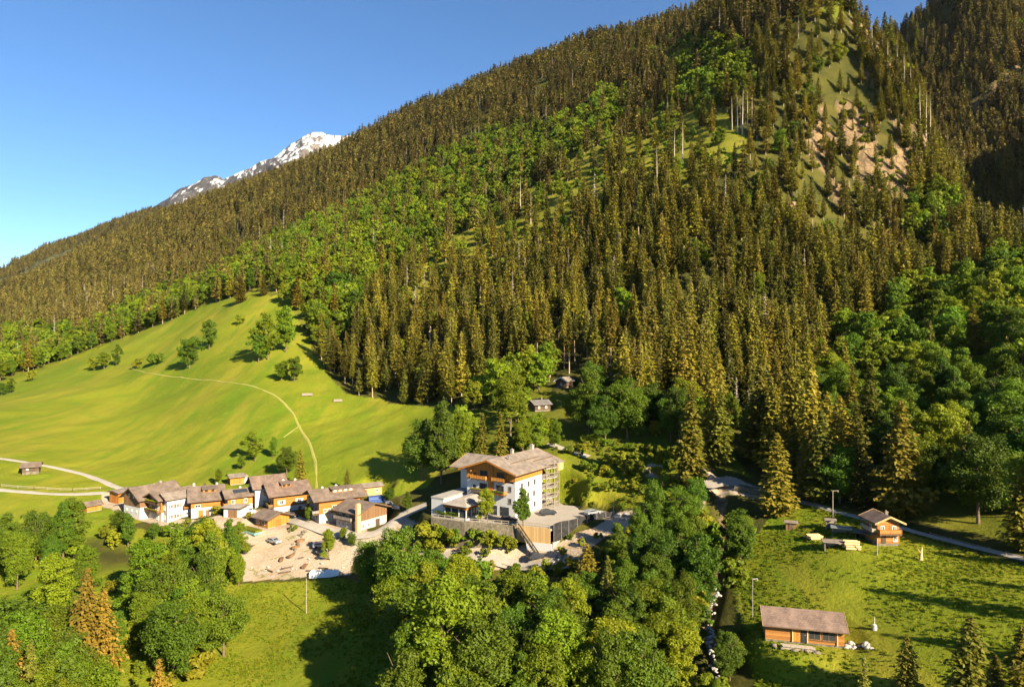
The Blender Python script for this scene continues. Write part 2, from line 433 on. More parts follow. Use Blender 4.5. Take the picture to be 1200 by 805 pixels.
def ground_material():
    m, nt, b = nodes('ground_cover')
    at_ = nt.nodes.new('ShaderNodeAttribute'); at_.attribute_name = 'zone'
    sp = nt.nodes.new('ShaderNodeSeparateColor'); nt.links.new(at_.outputs['Color'], sp.inputs[0])
    md, rk, gv, dry = sp.outputs[0], sp.outputs[1], sp.outputs[2], at_.outputs['Alpha']
    P = geopos(nt)
    big = noise(nt, .018, P, 5, .6); mid = noise(nt, .09, P, 5, .6); fine = noise(nt, .9, P, 5, .7); vf = noise(nt, 4.0, P, 4, .7)
    streak = noise(nt, .05, P, 5, .6, (1.0, .16, .3, R_(-38)))
    mow = noise(nt, .16, P, 3, .5, (1.0, .1, .3, R_(-30)))
    # meadow
    g = mixc(nt, ramp(nt, big, .35, .65), (.098, .132, .007), (.155, .168, .010))
    g = mixc(nt, math_(nt, 'MULTIPLY', ramp(nt, streak, .42, .68), .65), g, (.225, .190, .020))
    g = mixc(nt, math_(nt, 'MULTIPLY', ramp(nt, mow, .52, .7), .6), g, (.070, .135, .006))
    g = mixc(nt, math_(nt, 'MULTIPLY', ramp(nt, mid, .5, .72), .5), g, (.085, .150, .006))
    g = mixc(nt, math_(nt, 'MULTIPLY', ramp(nt, fine, .5, .8), .45), g, (.060, .105, .006))
    g = mixc(nt, math_(nt, 'MULTIPLY', ramp(nt, vf, .55, .8), .5), g, (.19, .20, .02))
    ml = noise(nt, .55, P, 3, .6, (1.0, .07, .3, R_(-34))); g = mixc(nt, math_(nt, 'MULTIPLY', ramp(nt, ml, .50, .66), .26), g, (.085, .125, .006))
    cl = noise(nt, .33, P, 5, .72); g = mixc(nt, math_(nt, 'MULTIPLY', ramp(nt, cl, .55, .68), .42), g, (.215, .20, .022))
    # woodland floor
    w = mixc(nt, ramp(nt, mid, .35, .65), (.038, .040, .009), (.072, .066, .012))
    w = mixc(nt, math_(nt, 'MULTIPLY', ramp(nt, fine, .45, .75), .6), w, (.035, .038, .010))
    w = mixc(nt, math_(nt, 'MULTIPLY', ramp(nt, big, .55, .75), .5), w, (.13, .095, .030))
    col = mixc(nt, md, w, g)
    d = mixc(nt, ramp(nt, mid, .35, .65), (.20, .185, .020), (.13, .145, .010)); d = mixc(nt, ramp(nt, fine, .4, .75), d, (.12, .10, .02))
    d = mixc(nt, ramp(nt, noise(nt, .16, P, 5, .65), .55, .70), d, (.085, .075, .020)); col = mixc(nt, dry, col, d)
    # rock
    vo = nt.nodes.new('ShaderNodeTexVoronoi'); vo.inputs['Scale'].default_value = .22; nt.links.new(P, vo.inputs['Vector'])
    rr = mixc(nt, ramp(nt, noise(nt, .12, P, 8, .7, (1, 1, .35)), .38, .66), (.235, .150, .075), (.090, .062, .034))
    rr = mixc(nt, math_(nt, 'MULTIPLY', ramp(nt, noise(nt, .3, P, 6, .7), .52, .68), .85), rr, (.060, .062, .014))
    rr = mixc(nt, math_(nt, 'MULTIPLY', ramp(nt, fine, .5, .75), .5), rr, (.30, .235, .165))
    vd = nt.nodes.new('ShaderNodeTexVoronoi'); vd.feature = 'DISTANCE_TO_EDGE'; vd.inputs['Scale'].default_value = .16; nt.links.new(P, vd.inputs['Vector'])
    rr = mixc(nt, math_(nt, 'MULTIPLY', ramp(nt, vd.outputs[0], .10, .0), .7), rr, (.07, .055, .035))
    col = mixc(nt, rk, col, rr)
    # gravel and earth
    e = mixc(nt, ramp(nt, mid, .35, .65), (.36, .285, .205), (.31, .225, .14)); e = mixc(nt, ramp(nt, fine, .4, .75), e, (.33, .285, .235))
    e = mixc(nt, math_(nt, 'MULTIPLY', ramp(nt, vf, .55, .8), .5), e, (.25, .19, .13))
    e = mixc(nt, math_(nt, 'MULTIPLY', ramp(nt, noise(nt, .25, P, 6, .7), .58, .68), .8), e, (.13, .14, .025))
    col = mixc(nt, gv, col, e)
    nt.links.new(col, b.inputs['Base Color']); b.inputs['Roughness'].default_value = .95
    b.inputs['Specular IOR Level'].default_value = .08
    hgt = math_(nt, 'ADD', math_(nt, 'MULTIPLY', fine, 1.0), math_(nt, 'MULTIPLY', vf, .35))
    bump(nt, b, hgt, .55, .7)
    return m
M_GROUND = ground_material()

def gravel_mat(name, c, c2):
    m, nt, b = nodes(name)
    P = geopos(nt)
    f = noise(nt, .5, P, 6, .7); v = noise(nt, 5, P, 4, .7)
    col = mixc(nt, ramp(nt, f, .35, .7), c, c2); col = mixc(nt, math_(nt, 'MULTIPLY', ramp(nt, v, .5, .8), .4), col, tuple(x*.6 for x in c2))
    nt.links.new(col, b.inputs['Base Color']); b.inputs['Roughness'].default_value = .95
    bump(nt, b, v, .05, .5)
    return m
M_ROAD = gravel_mat('road_gravel', (.32, .285, .24), (.26, .23, .19))
M_TRACK = gravel_mat('worn_track', (.24, .22, .055), (.19, .20, .03))
M_PLAZA = gravel_mat('terrace_gravel', (.29, .255, .21), (.24, .21, .175))

def strip(name, pts, width, mat, lift=.08, wv=0.0):
    """a road draped on the terrain along survey readings"""
    W = [at(px, py, H) for px, py in pts]
    P = []
    for a, b in zip(W[:-1], W[1:]):
        n = max(2, int((b-a).length/1.5))
        for k in range(n): P.append(a.lerp(b, k/n))
    P.append(W[-1])
    for _ in range(10):   # smooth the corners
        P = [P[0]] + [(P[i-1]+P[i]*2+P[i+1])/4 for i in range(1, len(P)-1)] + [P[-1]]
    vs = []; nx = 5
    for i, p in enumerate(P):
        d = (P[min(i+1, len(P)-1)]-P[max(i-1, 0)]); d.z = 0; d.normalize()
        s = Vector((d.y, -d.x, 0)); w = width*(1+wv*(vnoise(np.array([i*.21]), np.array([3.3]))[0]-.5)*2)
        for k in range(nx): vs.append((p + s*w*(k/(nx-1)-.5))[:])
    V = np.array(vs); V[:, 2] = H(V[:, 0], V[:, 1])
    Z = V[:, 2].reshape(-1, nx); Z[:] = Z*.4 + Z.mean(1, keepdims=True)*.6
    for _ in range(3): Z[1:-1] = (Z[:-2]+2*Z[1:-1]+Z[2:])/4
    V[:, 2] = np.maximum(Z.ravel(), H(V[:, 0], V[:, 1])-.02) + lift + np.tile([-.1, .05, .05, .05, -.1], len(P))
    i = np.arange(len(P)-1)[:, None]*nx + np.arange(nx-1)[None, :]
    f = np.stack([i, i+1, i+nx+1, i+nx], -1).reshape(-1, 4)
    o = link(bpy.data.objects.new(name, mesh_np(name, V, f, [mat], True))); o['kind'] = 'structure'
    return o

# ------------------------------------------------------------------ far mountains
def interp_line(pts):
    p = np.array(pts, float); return p[:, 0], p[:, 1]
def far_mountain(name, line, Y, slope, mat, depth, nx, ny, rough, back=.5):
    sx, sy = interp_line(line)
    xs = (sx-CX)/F_*Y; zs = (HY-sy)/F_*Y
    X = np.linspace(xs[0], xs[-1], nx); ridge = np.interp(X, xs, zs)
    ridge = ridge + rough*.12*(fbm(X/(rough*.6), X*0+1.5, 4)-.5)*2
    D = np.concatenate([-np.linspace(1, 0, ny)**1.4*depth, np.linspace(0.02, 1, ny//3)**1.2*depth*.5])
    XX, DD = np.meshgrid(X, D)
    Z = np.broadcast_to(ridge, XX.shape) - slope*np.abs(DD)*np.where(DD < 0, 1, back*2)
    rr = 1-np.abs(2*fbm(XX/rough, DD/rough*.6+XX/rough*.3, 5)-1)
    Z = Z + (rr-.8)*rough*.9*np.clip(np.abs(DD)/(depth*.18), 0, 1)
    Yv = Y + DD
    i = np.arange(len(D)-1)[:, None]*nx + np.arange(nx-1)[None, :]
    f = np.stack([i, i+1, i+nx+1, i+nx], -1).reshape(-1, 4)
    o = link(bpy.data.objects.new(name, mesh_np(name, np.stack([XX.ravel(), Yv.ravel(), Z.ravel()], 1), f, [mat], True)))
    o['kind'] = 'structure'
    return o
def snow_material():
    m, nt, b = nodes('snow_and_rock')
    P = geopos(nt); g = nt.nodes.new('ShaderNodeNewGeometry')
    sx = nt.nodes.new('ShaderNodeSeparateXYZ'); nt.links.new(g.outputs['Normal'], sx.inputs[0])
    pz = nt.nodes.new('ShaderNodeSeparateXYZ'); nt.links.new(P, pz.inputs[0])
    n1 = noise(nt, .011, P, 9, .80, (1.5, 1, .40)); n2 = noise(nt, .03, P, 6, .7)
    rock = mixc(nt, ramp(nt, n2, .35, .65), (.065, .058, .056), (.032, .030, .032))
    tan = mixc(nt, ramp(nt, n2, .4, .6), (.17, .14, .11), (.09, .075, .062))
    east = ramp(nt, pz.outputs[0], -1620, -1450)
    rock = mixc(nt, math_(nt, 'MULTIPLY', east, .8), rock, tan)
    alt = ramp(nt, pz.outputs[2], 700, 1500)
    s = math_(nt, 'ADD', math_(nt, 'ADD', n1, math_(nt, 'MULTIPLY', alt, .16)), math_(nt, 'MULTIPLY', sx.outputs[2], .22))
    sn = ramp(nt, s, .80, .83)
    col = mixc(nt, sn, rock, (.62, .63, .66))
    low = ramp(nt, math_(nt, 'ADD', pz.outputs[2], math_(nt, 'MULTIPLY', n1, 260)), 950, 850)
    col = mixc(nt, low, col, (.05, .06, .03))
    nt.links.new(col, b.inputs['Base Color']); b.inputs['Roughness'].default_value = .85
    bump(nt, b, n2, 22, .8)
    return m
M_SNOW = snow_material()
M_FARW = plain('far_woods', (.035, .045, .018), .95, .5, .05, 0, (.065, .062, .022))

SNOWLINE = [(90,330),(150,256),(185,240),(205,228),(222,219),(240,206),(252,205),(262,210),(285,202),(305,192),(325,181),(340,168),(355,159),(368,153.5),(378,152),(388,155),(402,158),(425,160),(460,190),(540,230)]
RIDGE_FAR = [(-420,345),(-200,338),(0,321),(22,317),(40,302),(55,291),(72,289),(90,281),(105,275),(120,268),(135,263),(150,256),(175,250),(230,244),(300,262),(420,320)]
# ------------------------------------------------------------------ tree meshes
def spruce_np(seed, Ht, R, whorls, nb, sprays, sz, bare=.06, droop=.35, ragged=.3):
    g = np.random.default_rng(seed)
    V = []; Fc = []
    for i in range(whorls):
        t = bare + (1-bare)*(i + g.random()*.7)/whorls
        t = min(t, .995)
        L = R*((1-t)**.70)*(1-ragged+ragged*1.6*g.random()) + .12
        if t < bare+.12: L *= .55+.45*(t-bare)/.12
        a0 = g.random()*6.28
        n = max(4, int(nb*(.55+.6*(1-t))))
        for j in range(n):
            a = a0 + 6.283*j/n + g.normal()*.22
            l = L*(.72+.5*g.random())
            d = np.array([math.cos(a), math.sin(a), 0]); s = np.array([-d[1], d[0], 0])
            k = max(2, int(sprays*(.35+.65*l/R)))
            for q in range(k):
                f = min(((q+.2+g.random()*.7)/k)**.72, 1.02)
                z = Ht*t - droop*l*f + .22*l*f*f
                p = d*l*f + s*g.normal()*.16*l*(1-.4*f) + np.array([0, 0, z + g.normal()*.10])
                ss = sz*(.65+.7*g.random())*(1.15-.30*f)*(.62+.38*(1-t))
                ang = g.normal()*.7
                e = d*math.cos(ang) + s*math.sin(ang) + np.array([0, 0, -.45+g.normal()*.3]); e /= np.linalg.norm(e)
                w = np.cross(e, [0, 0, 1]) + g.normal(size=3)*.35; w /= np.linalg.norm(w)+1e-6
                b = len(V)
                V += [p-e*ss*.55, p+w*ss*.50, p+e*ss*.9, p-w*ss*.50]
                Fc.append((b, b+1, b+2, b+3))
    # leader
    b = len(V)
    V += [np.array([.0, 0, Ht*.955]), np.array([.12, 0, Ht*.97]), np.array([0, 0, Ht*1.01]), np.array([-.12, .03, Ht*.97])]; Fc.append((b, b+1, b+2, b+3))
    return np.array(V), np.array(Fc)

def trunk_np(seed, Ht, r, n=7, segs=7, bend=.15, limbs=None, top=.02, sink=1.2):
    g = np.random.default_rng(seed+999)
    V = []; Fc = []
    def tube(pts, rad):
        b = len(V)
        for p, rr in zip(pts, rad):
            for k in range(n):
                a = 6.283*k/n; V.append((p[0]+rr*math.cos(a), p[1]+rr*math.sin(a), p[2]))
        for i in range(len(pts)-1):
            for k in range(n): Fc.append((b+i*n+k, b+i*n+(k+1) % n, b+(i+1)*n+(k+1) % n, b+(i+1)*n+k))
    zs = np.concatenate([[-sink], np.linspace(0, Ht, segs)])
    off = np.cumsum(g.normal(size=(len(zs), 2))*bend, 0)*(np.clip(zs, 0, None)/Ht)[:, None]
    pts = [(off[i, 0], off[i, 1], zs[i]) for i in range(len(zs))]
    rad = [r*1.5, r*1.15] + [max(top, r*(1-z/Ht)**.8) for z in zs[2:]]
    tube(pts, rad)
    for (z0, a, l, up, r0) in (limbs or []):
        P = []; 
        for f in np.linspace(0, 1, 4): P.append((math.cos(a)*l*f + off[3, 0]*.3, math.sin(a)*l*f, z0 + up*(f+.25*f*f)))
        tube(P, [r0, r0*.75, r0*.5, .03])
    return np.array(V, float), np.array(Fc)

def broad_np(seed, Ht, Rx, nclump, nleaf, ls, base=.22, oval=1.0, loose=.0):
    """a crown of many leaf clumps with an uneven outline and gaps"""
    g = np.random.default_rng(seed)
    zc = Ht*(base+(1-base)*.52); Rz = Ht*(1-base)*.50
    bumps = [(g.normal(size=3), .2+.34*g.random()) for _ in range(7)]
    C = []; tries = 0
    while len(C) < nclump and tries < nclump*40:
        tries += 1
        d = g.normal(size=3); d /= np.linalg.norm(d)
        m = .74 + sum(a*max(0, float(d @ (b/np.linalg.norm(b))))**6 for b, a in bumps) - .22*g.random()
        f = m*(.30+.70*g.random()**.45)
        tap = 1.0 - .28*oval*max(0, d[2]*f)**1.5
        c = np.array([d[0]*Rx*f*tap, d[1]*Rx*f*tap, zc + d[2]*Rz*f])
        if c[2] < Ht*base*.75: continue
        cr = Rx*(.12+.27*g.random()**1.6)
        if all(np.linalg.norm(c-o[0]) > .45*(cr+o[1]) for o in C): C.append((c, cr))
    V = np.empty((0, 3)); 
    allv = []
    for c, cr in C:
        n = int(nleaf*(cr/(Rx*.25))**2*(.8+.4*g.random()))
        d = g.normal(size=(n, 3)); d[:, 2] = d[:, 2]*.8+.25; d /= np.linalg.norm(d, axis=1)[:, None]
        rr = cr*(.55+.5*g.random(n)**.6)*(1+loose*g.normal(size=n)*.4)
        p = c + d*rr[:, None]*np.array([1, 1, .78])
        nn = d*.75 + np.array([0, 0, .45]) + g.normal(size=(n, 3))*.55; nn /= np.linalg.norm(nn, axis=1)[:, None]
        t = np.cross(nn, g.normal(size=(n, 3))); t /= np.linalg.norm(t, axis=1)[:, None]
        u = np.cross(nn, t)
        s = (ls*(.6+.8*g.random(n)))[:, None]
        allv.append(np.stack([p-t*s*.6, p+u*s*.38, p+t*s*.6, p-u*s*.38], 1).reshape(-1, 3))
    V = np.concatenate(allv)
    Fc = np.arange(len(V)).reshape(-1, 4)
    return V, Fc

def limbset(seed, Ht, Rx, base):
    g = np.random.default_rng(seed+77)
    return [(Ht*(base*.8+.1*g.random()+.06*i), 6.283*i/6+g.normal()*.3, Rx*(.45+.3*g.random()), Ht*(.14+.14*g.random()), Ht*.009) for i in range(7)]

def pair(name, trunk, crown, mt, mc):
    return (mesh_np(name+'_trunk', *trunk, [mt], True), mesh_np(name+'_crown', *crown, [mc]))
def joined(name, trunk, crown, mt, mc):
    v = np.concatenate([trunk[0], crown[0]]); f = np.concatenate([trunk[1], crown[1]+len(trunk[0])])
    idx = np.concatenate([np.zeros(len(trunk[1])), np.ones(len(crown[1]))])
    return mesh_np(name, v, f, [mt, mc], False, idx)

# near kinds (trunk, crown); height 1 unit = 1 m, nominal heights below
NEAR_SPRUCE = [pair('spruce', trunk_np(s, 25, .30), spruce_np(s, 25, R, 44, 13, 9, .95, bare), M_BARK, M_SPRUCE)
               for s, R, bare in ((1, 5.2, .03), (2, 4.6, .05), (3, 5.6, .03), (4, 4.3, .07), (5, 4.9, .04))]
STAND_SPRUCE = [pair('stand_spruce', trunk_np(s, 28, .30), spruce_np(s, 28, R, 38, 11, 7, 1.05, bare), M_BARK_PALE, M_SPRUCE)
               for s, R, bare in ((11, 4.7, .16), (12, 5.2, .10), (13, 4.3, .22), (14, 5.4, .08), (15, 4.0, .48), (16, 3.8, .42))]
NEAR_BROAD = [pair('broad', trunk_np(s, 16, .30, limbs=limbset(s, 18, R, .2), bend=.25), broad_np(s, 18, R, 90, 260, .36, .07, ov, .5), M_BARK, mc)
              for s, R, ov, mc in ((21, 5.2, 1, M_LEAF_DARK), (22, 4.6, 1.2, M_LEAF), (23, 5.8, .6, M_LEAF_DARK), (24, 4.2, 1.4, M_LEAF_DARK), (25, 5.0, .8, M_LEAF))]
MID_BROAD = [pair('mid_broad', trunk_np(s, 14, .28, limbs=limbset(s, 18, R, .15), bend=.2), broad_np(s, 18, R, 56, 120, .62, .06, ov, .5), M_BARK, mc)
             for s, R, ov, mc in ((31, 5.4, 1, M_LEAF_FAR), (32, 4.8, 1.2, M_LEAF), (33, 6.0, .7, M_LEAF_DARK), (34, 5.0, 1, M_LEAF))]
BROWN_TREE = [pair('brown', trunk_np(s, 21, .26), spruce_np(s, 21, R, 40, 12, 9, .8, .05, .2, .4), M_BARK, M_BROWN) for s, R in ((41, 5.4), (42, 4.8))]
LARCH_TREE = [pair('larch', trunk_np(s, 20, .24), spruce_np(s, 20, R, 36, 10, 8, .75, .05, .15, .45), M_BARK, M_LARCH) for s, R in ((43, 3.6), (44, 3.2))]
DEAD_TREE = []
for s in (51, 52):
    g_ = np.random.default_rng(s)
    DEAD_TREE.append(mesh_np('dead_tree', *trunk_np(s, 20, .32, limbs=[(20*(.25+.7*g_.random()), g_.random()*6.28, .5+1.3*g_.random(), -.2+.5*g_.random(), .07) for _ in range(26)]), [M_DEAD], True))
SHRUB = [mesh_np('shrub', *broad_np(s, 4, 2.2, 20, 62, .42, -.02, .5), [mc]) for s, mc in ((61, M_SHRUB), (62, M_SHRUB), (63, M_LEAF), (64, M_SHRUB))]
# far kinds for the wooded slopes
FARC = []
for s, R in ((71, 5.0), (72, 5.6), (73, 4.4), (74, 5.2)):
    FARC.append(joined('far_spruce', trunk_np(s, 25, .28, 5, 3), spruce_np(s, 25, R, 24, 8, 4, 1.7, .10), M_BARK_PALE, M_SPRUCE_FAR))
FARM = [joined('wood_spruce', trunk_np(s, 27, .30, 6, 4), spruce_np(s, 27, R, 32, 9, 6, 1.25, .16), M_BARK_PALE, M_SPRUCE) for s, R in ((75, 4.9), (76, 5.4), (77, 4.5))]
FARB = [joined('wood_broad', trunk_np(s, 12, .25, 5, 3), broad_np(s, 15, R, 26, 34, 1.15, .05, 1), M_BARK, mc) for s, R, mc in ((81, 5.2, M_LEAF_FAR), (82, 4.6, M_LEAF_FAR), (83, 5.6, M_LEAF))]
FARX = [joined('distant_spruce', trunk_np(s, 25, .28, 4, 2), spruce_np(s, 25, R, 14, 6, 3, 2.6, .08), M_BARK, M_SPRUCE_FAR) for s, R in ((91, 5.2), (92, 5.8), (93, 4.6))]

DEAD_FAR = joined('bare_spruce', trunk_np(95, 24, .3, 5, 3), spruce_np(95, 24, 2.2, 20, 6, 3, .8, .25), M_DEAD, M_DEAD)
LARCH_FAR = joined('wood_larch', trunk_np(96, 24, .28, 5, 3), spruce_np(96, 24, 4.4, 26, 9, 6, 1.2, .10, .2, .5), M_BARK, M_LARCH)
def scatter_stuff(name, pts, rots, scales, idx, protos, kindlabel=None):
    """one object whose geometry nodes stand a prototype on every point"""
    me = bpy.data.meshes.new(name)
    me.vertices.add(len(pts)); me.vertices.foreach_set('co', np.asarray(pts, np.float32).ravel())
    for nm, ty, arr in (('rot', 'FLOAT', rots), ('scl', 'FLOAT', scales), ('pick', 'INT', idx)):
        a = me.attributes.new(nm, ty, 'POINT'); a.data.foreach_set('value', np.asarray(arr, np.int32 if ty == 'INT' else np.float32))
    o = link(bpy.data.objects.new(name, me)); o['kind'] = 'stuff'
    pc = bpy.data.collections.new(name+'_kinds')
    for i, p in enumerate(protos):
        pc.objects.link(bpy.data.objects.new('%s_kind.%03d' % (name, i+1), p))
    ng = bpy.data.node_groups.new(name+'_nodes', 'GeometryNodeTree')
    ng.interface.new_socket('Geometry', in_out='INPUT', socket_type='NodeSocketGeometry')
    ng.interface.new_socket('Geometry', in_out='OUTPUT', socket_type='NodeSocketGeometry')
    gi = ng.nodes.new('NodeGroupInput'); go = ng.nodes.new('NodeGroupOutput')
    ip = ng.nodes.new('GeometryNodeInstanceOnPoints'); ci = ng.nodes.new('GeometryNodeCollectionInfo')
    ci.inputs['Collection'].default_value = pc; ci.inputs['Separate Children'].default_value = True; ci.inputs['Reset Children'].default_value = True
    def attr(nm, ty):
        n = ng.nodes.new('GeometryNodeInputNamedAttribute'); n.data_type = ty; n.inputs['Name'].default_value = nm
        return n.outputs['Attribute']
    cx = ng.nodes.new('ShaderNodeCombineXYZ')
    ng.links.new(attr('rot', 'FLOAT'), cx.inputs[2])
    e2r = ng.nodes.new('FunctionNodeEulerToRotation'); ng.links.new(cx.outputs[0], e2r.inputs[0])
    ng.links.new(gi.outputs[0], ip.inputs['Points']); ng.links.new(ci.outputs[0], ip.inputs['Instance'])
    ip.inputs['Pick Instance'].default_value = True
    ng.links.new(attr('pick', 'INT'), ip.inputs['Instance Index'])
    ng.links.new(e2r.outputs[0], ip.inputs['Rotation'])
    ng.links.new(attr('scl', 'FLOAT'), ip.inputs['Scale'])
    ng.links.new(ip.outputs[0], go.inputs[0])
    md = o.modifiers.new('scatter', 'NODES'); md.node_group = ng
    return o

def tree(name, kind, loc, s, rz, label, cat, group=None, wide=1.0):
    root = empty(name, loc, rz)
    root.scale = (s*wide, s*wide, s)
    tag(root, label, cat, group)
    link(bpy.data.objects.new('trunk', kind[0]), root)
    link(bpy.data.objects.new('crown', kind[1]), root)
    return root
# ------------------------------------------------------------------ woods
_ct = np.linspace(R_(-50), R_(50), 560); _cl = np.linspace(math.log(50), math.log(2600), 420)
def build_cache():
    global _CZ, _CS
    T, L = np.meshgrid(_ct, _cl, indexing='ij'); r = np.exp(L)
    z = H((r*np.sin(T)).ravel(), (r*np.cos(T)).ravel()).reshape(T.shape)
    _CZ = z
    _CS = np.maximum.accumulate(z/(r*np.cos(T)), axis=1)
def _idx(x, y):
    i = np.clip(np.round((np.arctan2(x, y)-_ct[0])/(_ct[1]-_ct[0])).astype(int), 0, len(_ct)-1)
    j = np.clip(np.round((np.log(np.hypot(x, y))-_cl[0])/(_cl[1]-_cl[0])).astype(int), 0, len(_cl)-1)
    return i, j
def hfast(x, y):
    a = np.clip((np.arctan2(x, y)-_ct[0])/(_ct[1]-_ct[0]), 0, len(_ct)-1.001); b = np.clip((np.log(np.hypot(x, y))-_cl[0])/(_cl[1]-_cl[0]), 0, len(_cl)-1.001)
    i = a.astype(int); j = b.astype(int); fa = a-i; fb = b-j
    return (_CZ[i, j]*(1-fa)+_CZ[i+1, j]*fa)*(1-fb) + (_CZ[i, j+1]*(1-fa)+_CZ[i+1, j+1]*fa)*fb

Z_DECID = [[(-300,470),(0,446),(60,428),(120,404),(180,384),(240,358),(300,338),(340,344),(352,384),(372,412),(412,425),(425,385),(445,345),(485,315),(540,290),(565,258),(605,238),(640,198),(690,190),(730,158),(742,112),(700,108),(690,128),(640,152),(560,160),(480,200),(400,246),(330,275),(290,296),(230,334),(150,360),(100,392),(0,385),(-300,410)],
 [(780,70),(800,55),(850,55),(888,72),(882,118),(830,128),(790,118)],
 [(985,410),(1060,350),(1120,340),(1200,300),(1500,280),(1500,700),(1200,640),(1062,604),(985,574),(948,530),(958,450)],
 [(560,478),(600,440),(640,452),(700,478),(800,505),(860,525),(880,560),(835,545),(800,548),(770,540),(700,530),(650,536),(560,532),(530,548),(478,560),(488,505),(520,488)],
 [(1060,240),(1120,235),(1130,270),(1090,300),(1055,290)],[(960,-40),(985,-40),(1000,0),(985,20),(965,15)]]
Z_WOOD_C = [(412,668),(440,640),(500,640),(520,655),(560,668),(640,676),(700,662),(745,632),(790,590),(840,580),(885,600),(900,625),(880,640),(858,690),(858,735),(884,800),(890,900),(462,900),(462,790),(462,720),(446,688)]
Z_WOOD_L = [(-260,700),(0,650),(40,632),(90,600),(150,618),(215,630),(282,650),(280,690),(250,750),(232,800),(226,900),(-260,900)]
Z_SHRUB = [(632,560),(650,535),(690,520),(780,535),(800,560),(830,600),(760,600),(700,594),(665,592),(640,590)]
Z_HOTEL = [(486,628),(500,570),(530,560),(620,550),(668,556),(668,592),(705,598),(760,596),(760,628),(690,664),(590,668),(500,650)]
Z_CLEAR = [[(636,462),(680,432),(705,470),(650,500),(610,490)],[(810,540),(900,566),(925,590),(880,595),(820,580)],[(560,490),(600,495),(600,540),(545,545)]]
def sdist(px, py, line):
    d = np.full(px.shape, 1e9)
    for (a, b) in zip(line[:-1], line[1:]):
        ax, ay = a; bx, by = b; L2 = (bx-ax)**2+(by-ay)**2
        t = np.clip(((px-ax)*(bx-ax)+(py-ay)*(by-ay))/L2, 0, 1)
        d = np.minimum(d, np.hypot(px-ax-t*(bx-ax), py-ay-t*(by-ay)))
    return d
ROADS_PX = [[(900,572),(925,582),(975,598),(1030,610),(1100,628),(1200,655),(1320,690)]]

# sight lines kept open towards the buildings: (x0, y0, x1, y1, ground distance)
KEEP = [(500,526,716,640,178),(645,620,742,648,160),(100,560,290,606,185),(285,556,492,636,190),(290,630,415,690,172),(900,700,996,764,104),(1008,596,1066,640,124),(918,572,1004,645,126),
        (652,434,678,454,262),(618,461,652,484,242),(826,556,902,592,176),(832,694,842,780,118),(590,640,690,664,158),(640,512,700,538,200),(14,538,42,558,225),(660,540,800,596,170),(752,540,778,562,180)]
TREES = []   # dicts: x y z h kind variant rz label group cat man
def add_tree(kind, x, y, h, label=None, group=None, man=False, zone='', z=None):
    TREES.append(dict(k=kind, x=x, y=y, z=z, h=h, label=label, group=group, man=man, zone=zone))

def manual(kind, px, py, top, label, group=None):
    p = at(px, py, H)
    h = (py-top)/F_*p.y
    add_tree(kind, p.x, p.y, max(h, 1.5), label, group, True)

